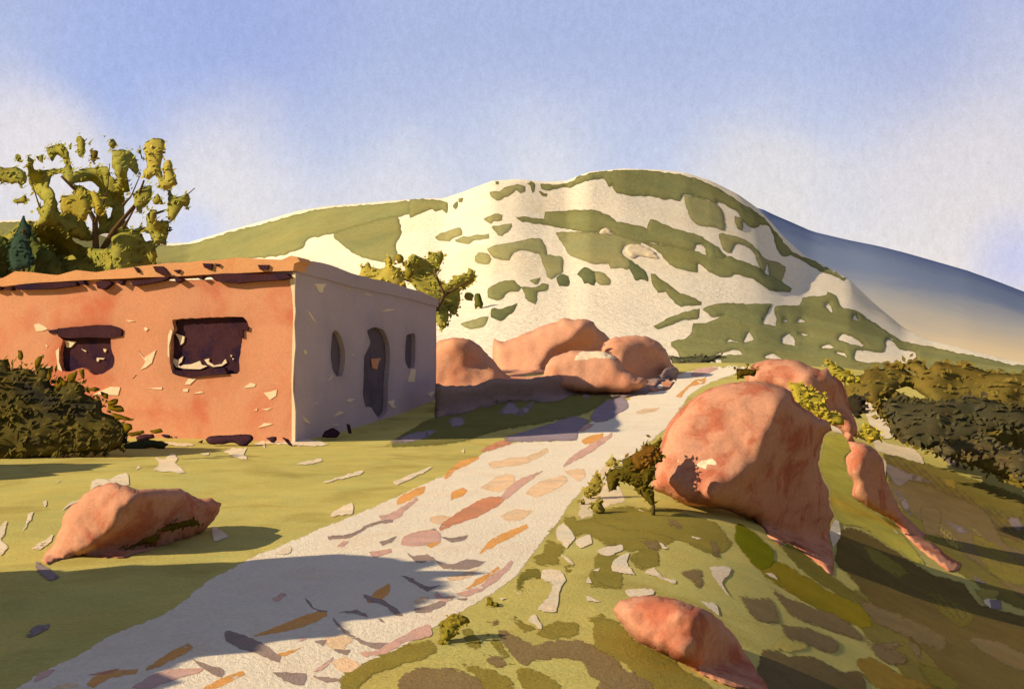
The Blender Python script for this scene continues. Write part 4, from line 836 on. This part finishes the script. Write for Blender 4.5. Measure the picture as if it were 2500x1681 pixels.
a = Acc(); puff(a, PX('C', "825,965 1000,930 1155,955 1120,995 1050,985 900,1015"), 18.4, .08, (62, 66, 44), step=8, W=14)
tag(a.build('ground_plant', m_leaf), 'flat dark green plant creeping along the wall foot beside the big bush', 'plant')
# plants by the path and the big boulder
def plant(name, label, k, s, c_, T, group=None, D=None, cat='plant', extra=(), W=14, mat=None):
    pts = PX(k, s); by = max(pts, key=lambda p: p[1]); 
    if D is None:
        h = hit(by[0], by[1]); D = h[0].y if h else 12
    a = Acc(); puff(a, pts, D, T, c_, step=7, W=W, wob=1.6, leaves=1.0, lsize=11)
    for s2, c2, dd in extra: puff(a, PX(k, s2), D+dd, T*.8, c2, step=7, W=W, wob=1.6, leaves=1.0, lsize=11)
    q = at_depth(by[0], by[1]-6, D); z = land(q.x, q.y)
    if q.z-z < .35: tube(a, [q, (q.x, q.y+.02, min(z, q.z)-.05)], [.02, .025], (90, 76, 40), 5)
    return tag(a.build(name, mat or m_leaf), label, cat, group)
plant('shrub', 'dark rust and olive shrub clinging to the left foot of the largest boulder', 'H', "1565,370 1580,340 1660,320 1655,280 1700,260 1760,230 1790,180 1800,160 1805,200 1885,165 1860,220 1890,270 1840,310 1840,370 1800,430 1830,460 1840,520 1830,545 1780,500 1720,430 1640,400 1620,440 1580,460", (92, 82, 28), .12, cat='shrub', D=10.8,
      extra=(("1700,260 1760,225 1800,200 1860,215 1850,280 1800,330 1740,330", (120, 84, 32), -.12),))
plant('plant', 'little dark plant on the crest of the path above the largest boulder', 'I', "655,95 690,95 715,70 705,95 750,100 740,130 700,125 660,128", (82, 68, 22), .1, D=14.5)
gp = 'olive tufts along the right edge of the path'
plant('plant', 'pale olive tuft highest up the path edge beside the dark rust shrub', 'H', "1560,300 1600,262 1640,290 1632,315 1580,322", (158, 144, 72), .06, gp)
plant('plant', 'upright olive tuft left of the dark rust shrub', 'H', "1435,480 1460,430 1510,350 1545,400 1535,465 1470,500", (140, 128, 58), .06, gp)
plant('plant', 'small teardrop tuft beside the path edge', 'H', "1425,505 1440,498 1445,530 1432,532", (150, 132, 60), .03, gp, W=8)
plant('plant', 'olive tuft on the bank corner below the dark rust shrub', 'H', "1475,545 1500,510 1530,502 1560,570 1530,585 1500,570", (136, 124, 54), .06, gp)
plant('plant', 'round olive tuft at the corner of the path near the bottom', 'H', "890,1055 910,1048 950,1095 945,1102 905,1095", (126, 112, 42), .04, gp)
plant('plant', 'olive clump hanging over the path at the bottom edge', 'H', "630,1200 700,1150 770,1158 800,1190 745,1215 725,1262 690,1290 640,1312 632,1260 660,1235", (134, 120, 44), .05, gp)
for s, lb, dd, T in (("895,165 950,160 1000,190 1060,215 1075,280 1150,320 1150,355 1080,340 990,290 930,260 915,210", 'yellow green bush growing in the cleft between the two upper boulders', 15.2, .15), ("1065,50 1110,70 1180,115 1230,150 1160,160 1140,150 1095,120", 'yellow green sprig above the upper boulder', 17.5, .12),
                 ("1215,400 1250,345 1315,380 1310,420 1270,435 1240,420", 'small olive bush above the long slanting rock', 15, .12)):
    plant('bush', lb, 'I', s, (168, 154, 58), T, 'yellow green bushes among the right hand boulders', D=dd, cat='bush', W=18)
plant('overhang_shade_tuft', 'dark olive clump standing for the shade under the low left boulder', 'G', "640,620 700,565 770,530 850,520 960,480 1100,458 1200,435 1255,440 1262,468 1190,475 1100,500 1000,520 1005,560 960,585 900,590 790,645 745,665 700,640", (104, 88, 30), .08, D=8.45, cat='grass', W=12)  # paints the dark of the boulder's overhang as an olive clump
a = Acc(); puff(a, PX('E', "85,1212 180,1218 300,1216 420,1208 400,1235 330,1262 250,1285 150,1305 120,1270"), 41, .25, (84, 86, 66), step=8, W=14, leaves=1, lsize=9)  # the shadow band at the path head, put in as dark scrub
tag(a.build('bush', m_leaf), 'low dark scrub standing for the shadow band at the head of the path below the hill', 'bush')
# dark thicket on the far bank
m_th = wash('thicket_wash', None, scale=.8, var=.30, edge=.75, gscale=12, grain=.12, bump=.2)
TH = (112, 98, 46)
def thicket(label, k, s, holes, D, T, c_, jit=.5, lean=.7):
    a = Acc(); puff(a, PX(k, s), D, T, c_, [PX(k, h) for h in holes], step=13, W=34, jit=jit, lump=.4, wob=2.6, lean=lean, leaves=1.3, lsize=17)
    tag(a.build('thicket', m_th), label, 'thicket', 'brown thickets on the far right bank')
thicket('tallest brown thicket along the skyline at right', 'E', "1190,1400 1220,1350 1310,1330 1320,1300 1440,1290 1440,1255 1500,1265 1580,1260 1600,1235 1680,1250 1730,1295 1780,1250 1900,1270 2010,1280 2100,1310 2260,1330 2500,1370 2500,2072 2083,1935 1754,1811 1620,1780 1540,1720 1470,1640 1397,1564 1380,1520 1330,1500 1300,1560 1230,1560 1200,1470",
        ["1520,1430 1600,1408 1660,1440 1730,1480 1700,1484 1600,1470", "1570,1290 1650,1330 1648,1342 1610,1330", "1430,1485 1470,1482 1465,1494"], 19, .4, TH, lean=1.6)
thicket('darkest low thicket below the tall brown one', 'I', "1340,250 1390,235 1580,250 1650,232 1800,228 1981,285 2100,330 2100,390 1981,375 1800,385 1700,430 1600,455 1480,450 1420,400 1370,330", [], 19, .25, (76, 72, 50), lean=1.4, jit=.15)
thicket('small black green thicket right behind the upper boulder', 'I', "1165,240 1210,215 1250,240 1250,280 1210,310 1180,290", [], 20.5, .15, (54, 50, 40))
thicket('long dark thicket running off the right edge', 'I', "1560,470 1640,440 1740,420 1840,430 1981,470 2100,540 2100,640 1981,590 1850,520 1740,490 1650,500", [], 17.5, .25, (90, 82, 56), lean=1.2)
# shade tree, and a bush added for its shadow, just outside the picture on the left
def lumpball(acc, c, r, colr, n=18):
    V = []; F = []
    for i in range(n+1):
        for j in range(2*n):
            d = Vector((math.sin(math.pi*i/n)*math.cos(math.pi*j/n), math.sin(math.pi*i/n)*math.sin(math.pi*j/n), math.cos(math.pi*i/n)))
            k = 1+.35*mn.noise(d*1.7+Vector(c))+.25*mn.noise(d*4+Vector(c))
            V.append(Vector(c)+Vector((d.x*r[0], d.y*r[1], d.z*r[2]))*k)
    for i in range(n):
        for j in range(2*n): k = (j+1) % (2*n); F.append((i*2*n+j, (i+1)*2*n+j, (i+1)*2*n+k, i*2*n+k))
    acc.add(V, F, [0]*len(V), lin(colr))
st = empty('shade_tree', 'spreading olive tree beyond the left edge of the picture shading the meadow', 'tree')
a = Acc()
for c_, r in (((-6.9, 5.5, 3.0), (1.1, 1.0, .75)), ((-6.0, 5.6, 2.5), (1.0, 1.0, .7)), ((-7.8, 5.0, 2.9), (1.1, 1.1, .9)), ((-5.6, 4.9, 1.9), (.9, .9, .6)), ((-5.2, 4.4, 1.4), (.9, .9, .5)), ((-6.6, 5.4, 1.7), (1.1, 1.1, .8)), ((-6.2, 6.0, 1.2), (1.0, .9, .7)), ((-5.2, 5.2, .7), (.9, .9, .6))):
    lumpball(a, (c_[0], c_[1], c_[2]*.84), r, (120, 108, 40))
rg_ = random.Random(5); shadow_sprays = []  # sprays added to break the tree's shadow into streaks
for k in range(16):
    c_ = (rg_.uniform(-5.7, -4.3), rg_.uniform(4.7, 6.6), rg_.uniform(1.5, 2.5)); shadow_sprays.append(c_)
    lumpball(a, c_, (rg_.uniform(.16, .34), rg_.uniform(.06, .13), rg_.uniform(.05, .1)), (120, 108, 40), 7)
a.build('crown', m_leaf, st)
a = Acc(); tube(a, [(-6.9, 5.5, -.1), (-6.8, 5.4, 1.0), (-6.5, 5.4, 2.2)], [.2, .15, .1])
for c_ in shadow_sprays: tube(a, [(-6.5, 5.4, 2.0), ((c_[0]-6.5)/2, (c_[1]+5.4)/2, c_[2]*.5+1.1), c_], [.04, .02, .008], n=5)
a.build('trunk', m_bark, st)
b2_ = Acc()  # unseen bush added to cast shade before the big bush
for c_, r in (((-10.6, 13.6, 1.1), (1.3, 1.2, 1.0)), ((-11.4, 12.7, .9), (1.2, 1.0, .9)), ((-9.4, 14.3, .7), (1.1, 1.0, .8))): lumpball(b2_, c_, r, BO)
tag(b2_.build('bush', m_leaf), 'unseen olive bush added for its shadow beyond the left edge of the picture', 'bush')
